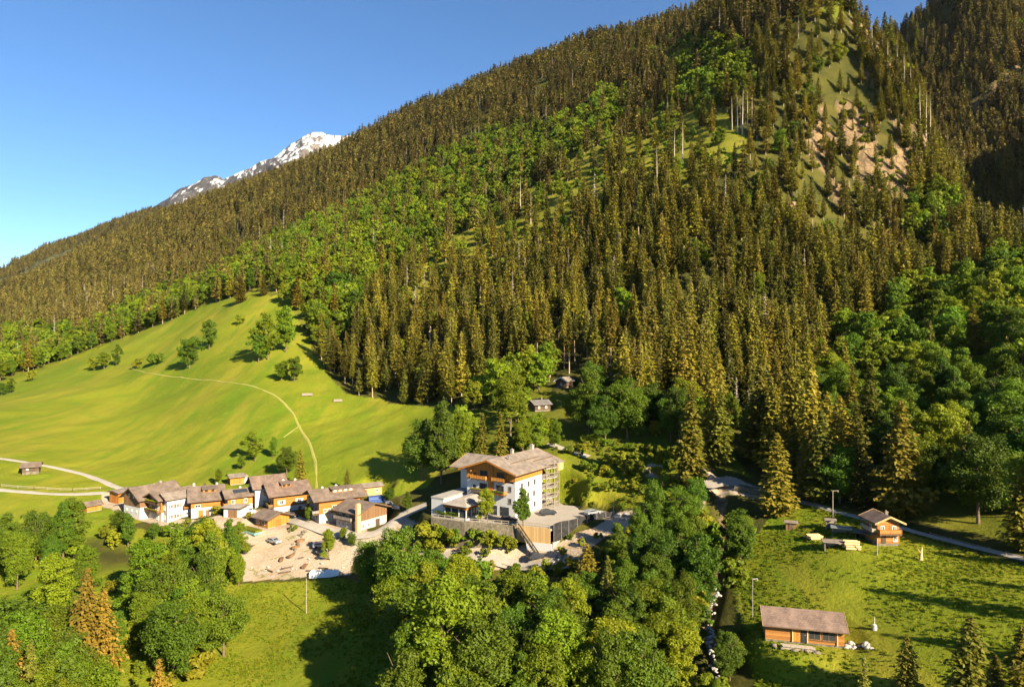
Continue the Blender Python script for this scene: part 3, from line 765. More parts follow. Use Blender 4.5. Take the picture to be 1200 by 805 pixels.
def auto_woods():
    g = np.random.default_rng(3)
    out = []
    for ps, (r0, r1, sp) in enumerate(((60, 420, 6.1), (420, 850, 7.8), (850, 2100, 10.5), (60, 230, 3.7), (120, 240, 2.5), (380, 600, 3.1), (440, 950, 5.2))):
        xs = np.arange(-r1*.85, r1*.85, sp); ys = np.arange(r0*.7, r1, sp)
        X, Y = np.meshgrid(xs, ys); X = X.ravel() + g.uniform(-.46, .46, X.size)*sp; Y = Y.ravel() + g.uniform(-.46, .46, Y.size)*sp
        r = np.hypot(X, Y); u = X/Y
        m = (r >= r0) & (r < r1) & (np.abs(u) < .86)
        X, Y = X[m], Y[m]
        z = hfast(X, Y); i, j = _idx(X, Y)
        vis = (z+26)/Y > _CS[i, np.maximum(j-1, 0)] - .004
        out.append(np.stack([X[vis], Y[vis], z[vis], np.full(vis.sum(), ps)], 1))
    A = np.concatenate(out)
    X, Y, Zz, PS = A.T
    px, py = proj(X, Y, Zz)
    ox = (fbm(X/25, Y/25, 3)-.5)*2*np.clip(3000/Y, 3, 14); oy = (fbm(X/25+31, Y/25+11, 3)-.5)*2*np.clip(2400/Y, 2, 12)
    qx, qy = px+ox, py+oy
    inz = lambda polys: np.any([inpoly(qx, qy, p) for p in polys], 0)
    no = inpoly(px, py, MEADOW) | inpoly(px, py, MEADOW_B) | inpoly(px, py, MEADOW_R) | inpoly(px, py, YARD) | inpoly(px, py, VILL) | inpoly(px, py, Z_HOTEL)
    no |= np.any([inpoly(px, py, p) for p in Z_CLEAR], 0)
    no |= inpoly(px, py, [(648,640),(690,622),(716,610),(742,608),(748,622),(715,630),(690,644),(650,664)])
    no |= (py > 545) & (px < 440) & ~inpoly(px, py, Z_WOOD_L)
    no |= (sdist(px, py, STREAM) < 9) & (Y < 200)
    no |= sdist(px, py, ROADS_PX[0]) < 7
    no |= inpoly(px, py, [(380,470),(575,488),(545,505),(492,520),(480,560),(500,578),(500,618),(430,642),(380,620)])
    no |= (py > 900) | ((Y < 95) & (px > 480) & (px < 860) & (py > 850))
    rock = inz(ROCKS); dry = inz(DRY); dec = inz(Z_DECID); wc = inpoly(qx, qy, Z_WOOD_C); wl = inpoly(qx, qy, Z_WOOD_L); sh = inpoly(qx, qy, Z_SHRUB)
    KP = np.array(KEEP, float)
    rnd = g.random(len(X)); rn2 = g.random(len(X))
    gap = fbm(X/45+5, Y/45, 3)
    taken = [(t['x'], t['y'], 2.6 if t['h'] < 14 else 3.6) for t in TREES]
    tk = np.array(taken) if taken else np.zeros((0, 3))
    for i in range(len(X)):
        if no[i]: continue
        x, y = X[i], Y[i]
        if y < 430 and len(tk) and (np.hypot(tk[:, 0]-x, tk[:, 1]-y) < tk[:, 2]).any(): continue
        kind = None
        zone_ = 3 if (wc[i] or wl[i]) and not rock[i] and not dry[i] else 4 if sh[i] and not rock[i] and not dry[i] else 0
        cr_ = (rock[i] or dry[i]) and px[i] > 930
        if PS[i] < 3 and (zone_ or (cr_ and PS[i] != 2)): continue
        if PS[i] in (3, 4) and zone_ != PS[i]: continue
        if PS[i] == 5 and not cr_: continue
        fr_right = px[i] > 1085 and py[i] < 300 and not rock[i]
        if PS[i] == 6 and not fr_right: continue
        if rock[i]:
            if rnd[i] < .22: kind, h = 'spruce', 9+12*rn2[i]
            elif rnd[i] < .42: kind, h = 'shrub', 3+2*rn2[i]
        elif dry[i]:
            crag = px[i] > 950
            if rnd[i] < (.84 if crag else .27): kind, h = 'spruce', 14+12*rn2[i]
            elif rnd[i] < (.90 if crag else .52): kind, h = 'broad', 8+6*rn2[i]
            elif rnd[i] < (1. if crag else .74): kind, h = 'shrub', 2.2+2.6*rn2[i]
        elif wc[i] or wl[i]:
            if wl[i] and (gap[i] < .45 or py[i] < 640+.12*(px[i]-60)) :
                if rnd[i] < .13: kind, h = 'shrub', 2.2+3*rn2[i]
                elif rnd[i] < .17: kind, h = 'broad', 5+5*rn2[i]
            elif rnd[i] < .52: kind, h = 'broad', (9+7*rn2[i] if wl[i] else 8.5+7*rn2[i])
            elif rnd[i] < .80: kind, h = 'shrub', 3+2.5*rn2[i]
        elif sh[i]:
            if rnd[i] < .72: kind, h = 'shrub', 1.2+2.2*rn2[i]**1.5
            elif rnd[i] < .66: kind, h = 'broad', 6+3*rn2[i]
        elif dec[i]:
            if y < 420:
                if rnd[i] < .50: kind, h = 'broad', 12+7*rn2[i]
                elif rnd[i] < .54 and px[i] > 780: kind, h = 'spruce', 14+8*rn2[i]
                elif rnd[i] < .75: kind, h = 'shrub', 3+3*rn2[i]
            else:
                if rnd[i] < .80: kind, h = 'broad', 10+9*rn2[i]
                elif rnd[i] < .95: kind, h = 'spruce', 16+10*rn2[i]
        else:
            dens = .90 if y > 420 else .78
            if gap[i] < .34: dens = .45
            if rnd[i] < dens: kind, h = 'spruce', (14+15*rn2[i]**.8)*(.85 if gap[i] < .4 else 1)
            elif rnd[i] < dens+.05 and y < 900: kind, h = 'broad', 10+6*rn2[i]
        if kind and y < 262:
            rwd = {'spruce': .10, 'broad': .22, 'shrub': .5}[kind]
            ok = False
            for _ in range(4):
                ph = h/y*F_; a, b = px[i]-rwd*ph, px[i]+rwd*ph
                if not ((y < KP[:, 4]) & (b > KP[:, 0]) & (a < KP[:, 2]) & (py[i]-ph < KP[:, 3]) & (py[i] > KP[:, 1])).any(): ok = True; break
                h *= .72
            if not ok or (h < 5 and kind != 'shrub'): continue
        if kind: add_tree(kind, x, y, h, zone=('rock' if rock[i] else 'woodc' if wc[i] else 'woodl' if wl[i] else 'slope' if sh[i] else 'decid' if dec[i] else 'stand'))

def place_trees():
    xs = np.array([t['x'] for t in TREES]); ys = np.array([t['y'] for t in TREES])
    zs = hfast(xs, ys)
    near = ys < 260
    zs[near] = H(xs[near], ys[near])
    for t, z in zip(TREES, zs): t['z'] = float(z) if t['z'] is None else t['z']
    # how much of each tree the view shows: near trees painted first into a coarse raster
    W, Hh = 400, 268
    cov = np.zeros((Hh, W), bool)
    order = np.argsort(ys)
    for n in order:
        t = TREES[n]; t['seen'] = 0
        if t['y'] > 900: continue
        px, py = proj(t['x'], t['y'], t['z']); ph = t['h']/t['y']*F_/3
        rw = {'spruce': .115, 'brown': .17, 'larch': .16, 'dead': .03, 'shrub': .55, 'broad': .29}[t['k']]
        x0, x1 = px/3-ph*rw, px/3+ph*rw; y1 = py/3; y0 = y1-ph
        a, b, c, d = int(max(0, round(x0))), int(min(W, round(x1)+1)), int(max(0, round(y0))), int(min(Hh, round(y1)))
        if a >= b or c >= d: continue
        i, j = _idx(np.array([t['x']]), np.array([t['y']]))
        sub = cov[c:d, a:b]
        full = ~sub
        if t['k'] in ('spruce', 'brown', 'larch'):
            yy = (np.arange(c, d)+.5-y0)/ph; xx = np.abs((np.arange(a, b)+.5-px/3))
            sh = xx[None, :] < np.maximum(yy[:, None]*ph*rw, .5)
        else: sh = np.ones_like(sub)
        hs = _CS[i[0], max(j[0]-1, 0)]*-F_ + HY     # terrain crest line in front of it
        ok = (np.arange(c, d)[:, None]*3 < hs+2)
        t['seen'] = int((full & sh & ok).sum())
        sub |= sh & ok

LABELS = {
 ('spruce', 'stand'): ('dark spruce with tiered drooping boughs in the dense conifer stand on the slope', 'spruces of the dense conifer stand'),
 ('spruce', 'rock'): ('small spruce clinging to the pale rock face of the crag', 'spruces on the crag'),
 ('spruce', 'decid'): ('dark pointed spruce standing among the bright broadleaf trees of the slope', 'spruces among the broadleaf trees'),
 ('spruce', 'woodc'): ('dark pointed spruce in the leafy wood below the white hotel', 'spruces in the wood below the hotel'),
 ('spruce', 'woodl'): ('dark pointed spruce in the leafy wood below the village', 'spruces in the wood below the village'),
 ('broad', 'decid'): ('bright green round crowned tree in the leafy wood on the mountainside', 'broadleaf trees of the mountainside'),
 ('broad', 'stand'): ('bright green leafy tree standing alone among the dark spruces', 'leafy trees among the spruces'),
 ('broad', 'woodc'): ('green leafy tree in the wood below the hotel terrace and stream', 'trees in the wood below the hotel'),
 ('broad', 'woodl'): ('green leafy tree in the wood below the village houses', 'trees in the wood below the village'),
 ('broad', 'slope'): ('small leafy tree on the bushy bank behind the terrace', 'small trees on the bushy bank'),
 ('shrub', 'woodc'): ('low green bush under the trees below the hotel', 'bushes below the hotel'),
 ('shrub', 'woodl'): ('low green bush in the glades below the village', 'bushes below the village'),
 ('shrub', 'slope'): ('yellow green bush on the steep bank behind the terrace', 'bushes on the steep bank'),
 ('shrub', 'decid'): ('low green bush between the broadleaf trees of the slope', 'bushes between the broadleaf trees'),
 ('shrub', 'rock'): ('low bush on a ledge of the pale crag', 'bushes on the crag'),
 ('shrub', 'stand'): ('low bush on the dry grassy clearing among the spruces', 'bushes of the clearing'),
}
def emit_trees():
    g = np.random.default_rng(8)
    allk = {'spruce': [], 'broad': [], 'shrub': []}
    for t in TREES:
        if t['k'] in allk and not t['man']: allk[t['k']].append(t)
    ind = [t for t in TREES if t['man']]
    nman = {k: sum(1 for t in ind if t['k'] == k) for k in allk}
    rest = []
    for k, lst in allk.items():
        lst.sort(key=lambda t: -t['seen'])
        cap = 296 - nman[k]
        sel = [t for t in lst[:cap] if t['seen'] >= 6]
        ind += sel
        s = set(id(t) for t in sel)
        rest += [t for t in lst if id(t) not in s]
    for t in ind:
        k = t['k']; zone = t['zone']
        lab, grp = t['label'], t['group']
        if not lab:
            zz = 'stand' if (k, zone) not in LABELS else zone
            lab, grp = LABELS[(k, zz)]
        s = t['h']; rz = float(g.random()*6.28); loc = (t['x'], t['y'], t['z'])
        wd = .8+.42*g.random()
        if k == 'spruce':
            if zone in ('stand',) and t['y'] > 185:
                kd = STAND_SPRUCE[g.integers(4)]; nom = 28
                qx_, qy_ = proj(t['x'], t['y'], t['z'])
                if 625 < qx_ < 740 and 395 < qy_ < 452: kd = STAND_SPRUCE[4+g.integers(2)]
            else: kd = NEAR_SPRUCE[g.integers(5)]; nom = 25
            tree('spruce_tree', kd, loc, s/nom, rz, lab, 'spruce tree', grp, wd*(25/max(s, 10))**.25)
        elif k == 'broad':
            kd = (NEAR_BROAD[g.integers(5)] if t['y'] < 235 else MID_BROAD[g.integers(4)])
            tree('broadleaf_tree', kd, loc, s/18, rz, lab, 'broadleaf tree', grp, wd)
        elif k == 'shrub':
            o = bpy.data.objects.new('shrub', SHRUB[g.integers(4)]); o.location = loc; o.rotation_euler = (0, 0, rz); o.scale = (s/4*wd,)*2 + (s/4,)
            link(o); tag(o, lab, 'shrub', grp)
        elif k == 'brown': tree('brown_conifer', BROWN_TREE[g.integers(2)], loc, s/21, rz, lab, 'conifer', grp, wd)
        elif k == 'larch': tree('larch_tree', LARCH_TREE[g.integers(2)], loc, s/20, rz, lab, 'larch tree', grp, wd)
        elif k == 'dead':
            o = bpy.data.objects.new('dead_tree', DEAD_TREE[g.integers(2)]); o.location = loc; o.rotation_euler = (0, 0, rz); o.scale = (s/20,)*3
            link(o); tag(o, lab, 'dead tree', grp)
    def stuff(name, sel, protos, nom, rare=0):
        if not sel: return
        n = len(sel)
        pick = g.integers(0, len(protos), n)
        if rare: pick = np.where(g.random(n) < rare/100, len(protos)-1-(g.random(n) < .4), g.integers(0, len(protos)-2, n))
        scatter_stuff(name, [(t['x'], t['y'], t['z']) for t in sel], g.random(n)*6.28, np.array([t['h'] for t in sel])/nom, pick, protos)
    stuff('spruce_forest', [t for t in rest if t['k'] == 'spruce' and t['y'] <= 520], FARM + [DEAD_FAR, LARCH_FAR], 27, 10)
    stuff('high_spruce_forest', [t for t in rest if t['k'] == 'spruce' and 520 < t['y'] <= 1000], FARC + [DEAD_FAR, LARCH_FAR], 25, 9)
    stuff('distant_spruce_forest', [t for t in rest if t['k'] == 'spruce' and t['y'] > 1000], FARX, 25)
    stuff('broadleaf_woods', [t for t in rest if t['k'] == 'broad'], FARB, 15)
    stuff('undergrowth', [t for t in rest if t['k'] == 'shrub'], SHRUB, 4)
    print('TREES', len(TREES), 'individual', len(ind), {k: (len(v), nman[k]) for k, v in allk.items()}, 'stuff', len(rest))
# ------------------------------------------------------------------ buildings
class Frame:
    """local axes of a building: x along the ridge, F is the -y side, L the -x gable, R the +x gable, B the +y side"""
    def __init__(self, L, W): self.L, self.W = L, W
    def p(self, side, s, z, out=0.0):
        L, W = self.L/2, self.W/2
        return {'F': (s, -W-out, z), 'B': (s, W+out, z), 'L': (-L-out, s, z), 'R': (L+out, s, z)}[side]
    def slab(self, mb, side, s0, s1, z0, z1, o0, o1):
        a = self.p(side, s0, z0, o0); b = self.p(side, s1, z1, o1)
        lo = [min(i, j) for i, j in zip(a, b)]; hi = [max(i, j) for i, j in zip(a, b)]
        return mb.box(lo[0], hi[0], lo[1], hi[1], lo[2], hi[2])

def add_window(fr, root, side, s, z, w, h, out=0.0, frame=None, shutters=None, cross=True, dx=0, dy=0):
    f = MB(); t = .09
    fr.slab(f, side, s-w/2, s+w/2, z, z+t, out+.004, out+.08); fr.slab(f, side, s-w/2, s+w/2, z+h-t, z+h, out+.004, out+.08)
    fr.slab(f, side, s-w/2, s-w/2+t, z+t, z+h-t, out+.004, out+.075); fr.slab(f, side, s+w/2-t, s+w/2, z+t, z+h-t, out+.004, out+.075)
    if cross: fr.slab(f, side, s-.03, s+.03, z+t, z+h-t, out+.031, out+.06)
    fr.slab(f, side, s-w/2-.08, s+w/2+.08, z-.07, z-.003, out+.004, out+.14)
    win = f.build('window', frame or M_FRAME, root)
    p = MB(); fr.slab(p, side, s-w/2+t+.002, s+w/2-t-.002, z+t+.002, z+h-t-.002, out+.003, out+.03); p.build('pane', M_GLASS, win)
    if shutters:
        for q in (-1, 1):
            m = MB(); c = s+q*(w/2+.30); fr.slab(m, side, c-.26, c+.26, z, z+h, out+.004, out+.05); m.build('shutter', shutters, win)
    return win

def add_door(fr, root, side, s, w, h, mat, out=0.0, z=0.0):
    m = MB(); fr.slab(m, side, s-w/2, s+w/2, z, z+h, out+.004, out+.07)
    d = m.build('door', mat, root)
    k = MB(); fr.slab(k, side, s+w/2-.22, s+w/2-.12, z+h*.48, z+h*.48+.12, out+.072, out+.12); k.build('handle', M_METAL, d)
    return d

def add_balcony(fr, root, side, s0, s1, z, depth, mat, posts=True, rail=.95):
    m = MB(); fr.slab(m, side, s0, s1, z-.16, z, .004, depth)
    for k in np.linspace(s0+.2, s1-.2, max(2, int((s1-s0)/2)+1)):
        fr.slab(m, side, k-.07, k+.07, z-.36, z-.163, .004, depth-.1)
    b = m.build('balcony', M_TRIM, root)
    r = MB()
    fr.slab(r, side, s0, s1, z+.12, z+rail-.08, depth-.06, depth-.02)
    fr.slab(r, side, s0, s1, z+rail-.078, z+rail, depth-.10, depth+.02)
    for q in (s0, s1):
        a, c = (q, q+.04) if q == s0 else (q-.04, q)
        fr.slab(r, side, a, c, z+.12, z+rail-.08, .05, depth-.062)
    for k in np.linspace(s0+.05, s1-.05, max(2, int((s1-s0)/1.6)+1)): fr.slab(r, side, k-.05, k+.05, z+.002, z+rail-.08, depth-.019, depth+.03)
    r.build('railing', mat, b)
    if len([c for c in root.children if c.name.startswith('balcony')]) and posts == 'flowers':
        fl = MB(); g = random.Random(4)
        for k in np.linspace(s0+.2, s1-.2, int((s1-s0)/.3)):
            fr.slab(fl, side, k-.14, k+.14, z+rail-.3, z+rail-.05+.2*g.random(), depth+.03, depth+.22)
        fl.build('flower_box', M_SHRUB, b)
    return b

def gable_roof(root, L, W, hw, pitch, ov, ove, mat, th=.22, fascia=None, name='roof', cx=0, cy=0, axis='x'):
    """two slabs with real thickness; axis = ridge direction"""
    tp = math.tan(R_(pitch)); hh = W/2+ov
    zr = hw + W/2*tp; ze = hw - ov*tp
    m = MB()
    a, b = -L/2-ove, L/2+ove
    prof1 = [(-hh, ze), (0, zr), (0, zr+th), (-hh, ze+th)]; prof2 = [(0.002, zr), (hh, ze), (hh, ze+th), (.002, zr+th)]
    for pr in (prof1, prof2):
        if axis == 'x': m.prism([(y+cy, z) for y, z in pr], 'x', a+cx, b+cx)
        else: m.prism([(x+cx, z) for x, z in pr], 'y', a+cy, b+cy)
    r = m.build(name, mat, root)
    for e in (a-.05, b+.01):       # barge boards
        f = MB()
        for sg in (-1, 1):
            pr = [(sg*hh, ze-.10), (sg*.003, zr-.10), (sg*.003, zr+th+.05), (sg*hh, ze+th+.05)]
            if axis == 'x': f.prism([(y+cy, z) for y, z in pr], 'x', e+cx, e+.04+cx)
            else: f.prism([(x+cx, z) for x, z in pr], 'y', e+cy, e+.04+cy)
        f.build('bargeboard', fascia or M_TRIM, r)
    for sg in (-1, 1):             # gutters
        g = MB()
        if axis == 'x': g.tube((a+cx, cy+sg*(hh+.07), ze+.08), (b+cx, cy+sg*(hh+.07), ze+.08), .07, n=6)
        else: g.tube((cx+sg*(hh+.07), a+cy, ze+.08), (cx+sg*(hh+.07), b+cy, ze+.08), .07, n=6)
        g.build('gutter', M_TRIM, r)
    return r, zr, ze

def add_chimney(roof, x, y, z0, z1, w, mat):
    m = MB(); m.box(x-w/2, x+w/2, y-w/2, y+w/2, z0, z1); m.box(x-w/2-.08, x+w/2+.08, y-w/2-.08, y+w/2+.08, z1+.001, z1+.12)
    m.box(x-w/4, x+w/4, y-w/4, y+w/4, z1+.121, z1+.35)
    return m.build('chimney', mat, roof)

def house(name, label, cat, px, py, corner, alpha, L, W, hw, pitch=24, h1=2.8, low=None, up=None, roof=None, ov=.9, ove=.9,
          windows=(), doors=(), balconies=(), chimneys=(), dormers=(), group=None, fascia=None, gable_mat=None, frame=None, pad=True, shutters=None):
    """corner: which local corner ((-1,-1) = left end of the front) stands at the survey reading"""
    c = at(px, py, H); a = R_(alpha)
    d = Vector((math.cos(a), math.sin(a), 0)); e = Vector((-math.sin(a), math.cos(a), 0))
    o = c - d*(corner[0]*L/2) - e*(corner[1]*W/2)
    root = empty(name, (o.x, o.y, c.z), a); tag(root, label, cat, group)
    fr = Frame(L, W)
    low = low or M_WHITE; up = up or M_ORANGE
    m = MB(); m.box(-L/2, L/2, -W/2, W/2, -4, h1); m.build('wall', low, root)
    tp = math.tan(R_(pitch)); q = .05
    zt = hw + (W/2)*tp
    if h1 < hw-.05:
        m = MB(); hw2 = hw - q*tp
        m.prism([(-W/2-q, h1+.003), (W/2+q, h1+.003), (W/2+q, hw2-.02), (0, zt-.02), (-W/2-q, hw2-.02)], 'x', -L/2-q, L/2+q)
        m.build('timber_wall', up, root)
    else:
        m = MB(); m.prism([(-W/2, h1+.003), (W/2, h1+.003), (0, zt-.02)], 'x', -L/2, L/2); m.build('gable_wall', gable_mat or low, root)
    rf, zr, ze = gable_roof(root, L, W, hw, pitch, ov, ove, roof or M_ROOF, fascia=fascia)
    for w in windows:
        out = q if (h1 < hw-.05 and w[2] > h1) else 0.0
        add_window(fr, root, w[0], w[1], w[2], w[3], w[4], out, frame, shutters=w[5] if len(w) > 5 else shutters)
    for dd in doors: add_door(fr, root, *dd)
    for b in balconies: add_balcony(fr, root, *b)
    for (x, y, hgt, w, mt) in chimneys:
        add_chimney(rf, x, y, hw + (W/2-abs(y))*tp - .4, hw + (W/2-abs(y))*tp + hgt, w, mt)
    for (x0, x1, yb, hgt, n) in dormers:         # a shed dormer on the front slope
        zb = hw + (W/2+yb)*tp + .22
        ytop = yb + hgt/max(tp-.10, .08)
        ytop = min(ytop, -.15)
        dm = MB(); dm.prism([(yb, zb-.5), (yb, zb+hgt), (ytop, zb+hgt+(ytop-yb)*.10), (ytop, zb+(ytop-yb)*tp-.5)], 'x', x0, x1)
        dmo = dm.build('dormer', up, root)
        rr = MB(); rr.prism([(yb-.45, zb+hgt+.003-.045), (yb-.45, zb+hgt+.12-.045), (ytop+.3, zb+hgt+.12+(ytop+.3-yb)*.10), (ytop+.3, zb+hgt+.003+(ytop+.3-yb)*.10)], 'x', x0-.3, x1+.3)
        rr.build('dormer_roof', roof or M_ROOF, dmo)
        gw = MB()
        for k in range(n):
            cxx = x0 + (x1-x0)*(k+.5)/n; gw.box(cxx-.42, cxx+.42, yb-.05, yb-.004, zb+.18, zb+hgt-.15)
        gw.build('window', M_FRAME if n > 2 else M_GLASS, dmo)
    return root, fr

def pad_for(px, py, corner, alpha, L, W, extra=1.2, fo=5.0, dz=0.0):
    c = at(px, py, H0); a = R_(alpha)
    d = Vector((math.cos(a), math.sin(a), 0)); e = Vector((-math.sin(a), math.cos(a), 0))
    o = c - d*(corner[0]*L/2) - e*(corner[1]*W/2)
    PADS.append((o.x, o.y, max(L, W)/2+extra, c.z+dz-.05, fo))


# survey of the houses: reading of one ground corner, which corner, ridge bearing, length, width
SITES = {
 'farmhouse': (164,608,(-1,-1),58,12.5,8.6), 'balcony_house': (189,611,(-1,-1),58,10,6.6), 'white_house': (196,612,(-1,-1),50,8,5.6),
 'dormer_house': (224,607,(-1,-1),26,8.5,12), 'solar_house': (267,602,(-1,-1),35,7.0,6.6), 'brown_house': (321,604,(-1,-1),33,9.6,10.4),
 'white_gable_house': (299,595,(-1,-1),33,9,8.6), 'wide_house': (374,613,(-1,-1),33,12,9), 'barn_house': (420,622,(1,-1),-35,9.0,10.6),
 'kiosk': (314,619,(1,-1),-35,5.6,7.0), 'long_shed': (419,582,(-1,-1),30,7.5,4), 'hillside_shed': (270,568,(-1,-1),35,4.2,3.8),
 'garage': (281,606,(1,-1),-8,5,4.2), 'box_barn': (139,590,(-1,-1),60,6.5,4.8), 'tiny_shed': (102,600,(-1,-1),55,4,3.2),
 'hay_hut': (26,556,(-1,-1),28,4.6,4.2), 'chalet': (1028,639,(1,-1),-90,4.4,4.1), 'log_barn': (989,759,(1,-1),-14,11,5),
 'gabled_cabin': (664,454,(-1,-1),60,6,4.6), 'dark_cabin': (627,482,(-1,-1),30,6.5,5),
}
for k, s in SITES.items(): pad_for(*s, extra=.3 if k in ('chalet','log_barn','kiosk') else 1.0, fo=4 if s[1] < 560 or s[0] > 600 else 5)
# the hotel's terrace
HZ = -43.5; HA = R_(57); HC = Vector((.85, 170, HZ))
for x, y, r in ((1, 181, 12), (14, 173, 5.5), (-15, 178, 8), (10, 184, 8), (-5, 172, 4), (21, 174, 4), (8, 166.5, 3.5)): PADS.append((x, y, r, HZ-.25, 3.2))

def hotel():
    root = empty('hotel', HC, HA); tag(root, 'large white hotel with orange timber gable, grey roof and stacked balconies', 'hotel')
    L, W, hw = 21, 15, 11.3; fr0 = Frame(L, W)
    # local origin is the near corner: shift the frame so that F is y=0 and L is x=0
    class Sh(Frame):
        def p(self, side, s, z, out=0.0):
            return {'F': (s, -out, z), 'L': (-out, s, z), 'R': (13.0+out, s, z), 'B': (s, W+out, z)}[side]
    fr = Sh(L, W)
    tp = math.tan(R_(18)); zr = hw + W/2*tp
    MB().box(0, 13, 0, W, -3, 8.4).box(13.002, L, 4.5, W, -3, 8.4).build('wall', M_WHITE, root)
    m = MB(); m.prism([(-.06, 9.0), (W+.06, 8.403), (W+.06, hw-.05), (W/2, zr-.03), (-.06, hw-.05)], 'x', -.06, 13.06)
    m.box(13.065, L, 4.45, W+.05, 8.403, hw+.6)
    m.build('timber_wall', M_ORANGEV, root)
    MB().box(0, 13, -.003, .5, 8.402, 9.0).build('wall_band', M_WHITE, root)
    r, zr2, ze = gable_roof(root, L+.6, W, hw, 18, 1.5, 1.7, M_ROOFP, .3, M_ORANGE, cx=L/2, cy=W/2)
    s = MB()                      # standing ridges that divide the shingle fields
    for k, (x0, x1, f) in enumerate(((3, 17, .45), (12, 22, .62))):
        y = W/2-(W/2+1.5)*f; z = zr2-(W/2-y)*tp+.3
        s.box(x0, x1, y-.12, y+.12, z-.05, z+.14)
    s.build('snow_guard', M_TRIM, r)
    for x, y, h, w in ((20.5, W/2+.2, 1.3, .9), (12.5, W/2+1.6, .9, .7), (5, W/2-2.2, .5, .4)):
        add_chimney(r, x, y, zr2-abs(y-W/2)*tp-.2, zr2+h, w, M_METAL if w < .5 else M_CONC)
    # right side: windows in three rows
    for x, z in ((3.0, 6.9), (6.2, 6.9), (9.2, 6.9), (8.9, 4.0), (3.2, 4.0), (9.2, 1.2), (6.0, 4.0), (3.5, 1.2)):
        add_window(fr, root, 'F', x, z, .95, 1.35, 0, M_GREYW)
    MB().tube((1.0, -.09, 0), (1.0, -.09, hw-.6), .06, n=6).build('downpipe', M_METAL, root)
    # gable: balcony doors, balconies, windows
    for y0, z, w, h in ((1.6, 6.4, .9, 1.3), (1.6, 3.4, .9, 1.3)): add_window(fr, root, 'L', y0, z, w, h, 0, M_GREYW)
    for y0, z in ((4.4, 8.9), (9.6, 8.9), (4.6, 5.6), (9.8, 5.6), (12.6, 5.7), (13.2, 2.6), (12.4, 8.95)):
        w = 2.3 if y0 < 11 else .9
        add_window(fr, root, 'L', y0, z, w, 2.05 if w > 1 else 1.3, .06 if z > 8.4 else 0, M_TRIM)
    for z in (5.5, 8.8):
        for y0, y1 in ((2.6, 6.4), (8.3, 13.0)):
            add_balcony(fr, root, 'L', y0, y1, z, 1.3, M_ORANGEV if y0 < 3 or z > 8 else M_GREYW, 'flowers' if z < 6 else True)
    MB().box(-.32, -.062, 6.6, 8.1, 5.4, 12.3).build('timber_panel', M_ORANGE, root)
    for y in (2.5, 13.1): MB().box(-1.2, -.07, y-.12, y+.12, 10.6, 10.85).build('purlin', M_ORANGE, root)
    # tower of balconies with curved fronts and a scaffold at the right-hand end
    fl = MB(); n = 9
    for z in (2.6, 5.2, 7.8, 10.4):
        poly = [(13.05, 4.4), (13.05, -.3)] + [(16.2+3.1*math.sin(t)*1.0, -.4-1.6*math.cos(t*1.0-.2)) for t in np.linspace(-.9, 1.5, n)] + [(19.6, 4.4)]
        fl.prism(poly, 'z', z-.2, z)
    tw = fl.build('balcony_tower', M_CONC, root)
    for z in (2.6, 5.2, 7.8, 10.4):
        rl = MB()
        pts = [(13.1, -.25)] + [(16.2+3.05*math.sin(t), -.35-1.6*math.cos(t-.2)) for t in np.linspace(-.9, 1.5, n)]
        for a, b in zip(pts[:-1], pts[1:]):
            rl.bar((*a, z+.95), (*b, z+.95), .09); rl.bar((*a, z+.5), (*b, z+.5), .05); rl.bar((*a, z), (*a, z+.95), .07)
            rl.bar((*a, z+.25), (*b, z+.25), .05)
        rl.build('railing', M_OLDW, tw)
    sc = MB()
    for x, y in ((13.4, -1.2), (15.2, -2.5), (17.6, -2.6), (19.9, -1.2), (20.2, 1.6), (15.4, -.6), (18.2, -.6)): sc.bar((x, y, -.3), (x, y, 12.0), .14)
    for z in (1.4, 3.9, 6.5, 9.1, 11.6):
        sc.bar((13.4, -1.2, z), (15.2, -2.5, z), .1); sc.bar((15.2, -2.5, z), (17.6, -2.6, z), .1); sc.bar((17.6, -2.6, z), (19.9, -1.2, z), .1); sc.bar((19.9, -1.2, z), (20.2, 1.6, z), .1)
        sc.box(15.2, 18.2, -2.4, -1.9, z-.08, z)
    sc.bar((15.2, -2.5, 1.4), (17.6, -2.6, 3.9), .08); sc.bar((17.6, -2.6, 3.9), (15.2, -2.5, 6.5), .08)
    sc.build('scaffold', M_OLDW, tw)
    pn = MB(); pn.box(17.6, 20.8, -2.1, -1.9, 9.2, 11.2); pn.box(20.81, 20.95, -2.1, 1.0, 9.4, 11.1); pn.build('screen_panel', M_TAN, tw)
    # cross wing behind on the left
    MB().box(4.5, 17, W+.003, 20.5, -3, 10.5).build('wing_wall', M_WHITE, root)
    MB().prism([(4.45, 10.503), (17.05, 10.503), (10.75, 12.35)], 'y', W+.1, 20.5).build('wing_gable', M_BROWNW, root)
    gable_roof(root, 13, 12.6, 10.55, 18, 1.6, 1.3, M_ROOFP, .28, M_ORANGE, 'wing_roof', 10.75, 15.2, 'y')
    class Wg(Frame):
        def p(self, side, s, z, out=0.0): return {'L': (4.5-out, s, z)}[side]
    wf = Wg(1, 1)
    add_window(wf, root, 'L', 17.2, 5.9, 1.6, 1.0, 0, M_GREYW); add_window(wf, root, 'L', 19.3, 3.2, .9, 1.0, 0, M_GREYW)
    # lower flat block and glazed pavilion
    MB().box(-8.2, 5, 16.2, 20.2, -5, 4.2).build('side_block', M_WHITE, root)
    MB().box(-8.3, 5.1, 16.1, 20.3, 4.202, 4.55).box(-8.0, 4.8, 16.4, 20.0, 4.552, 4.6).build('flat_roof', M_CONC, root)
    MB().box(-2.5, -.02, 11, 16.19, -3, 3.1).box(-8.6, -2.51, 8.8, 15.8, -3, .5).build('pavilion_base', M_WHITE, root)
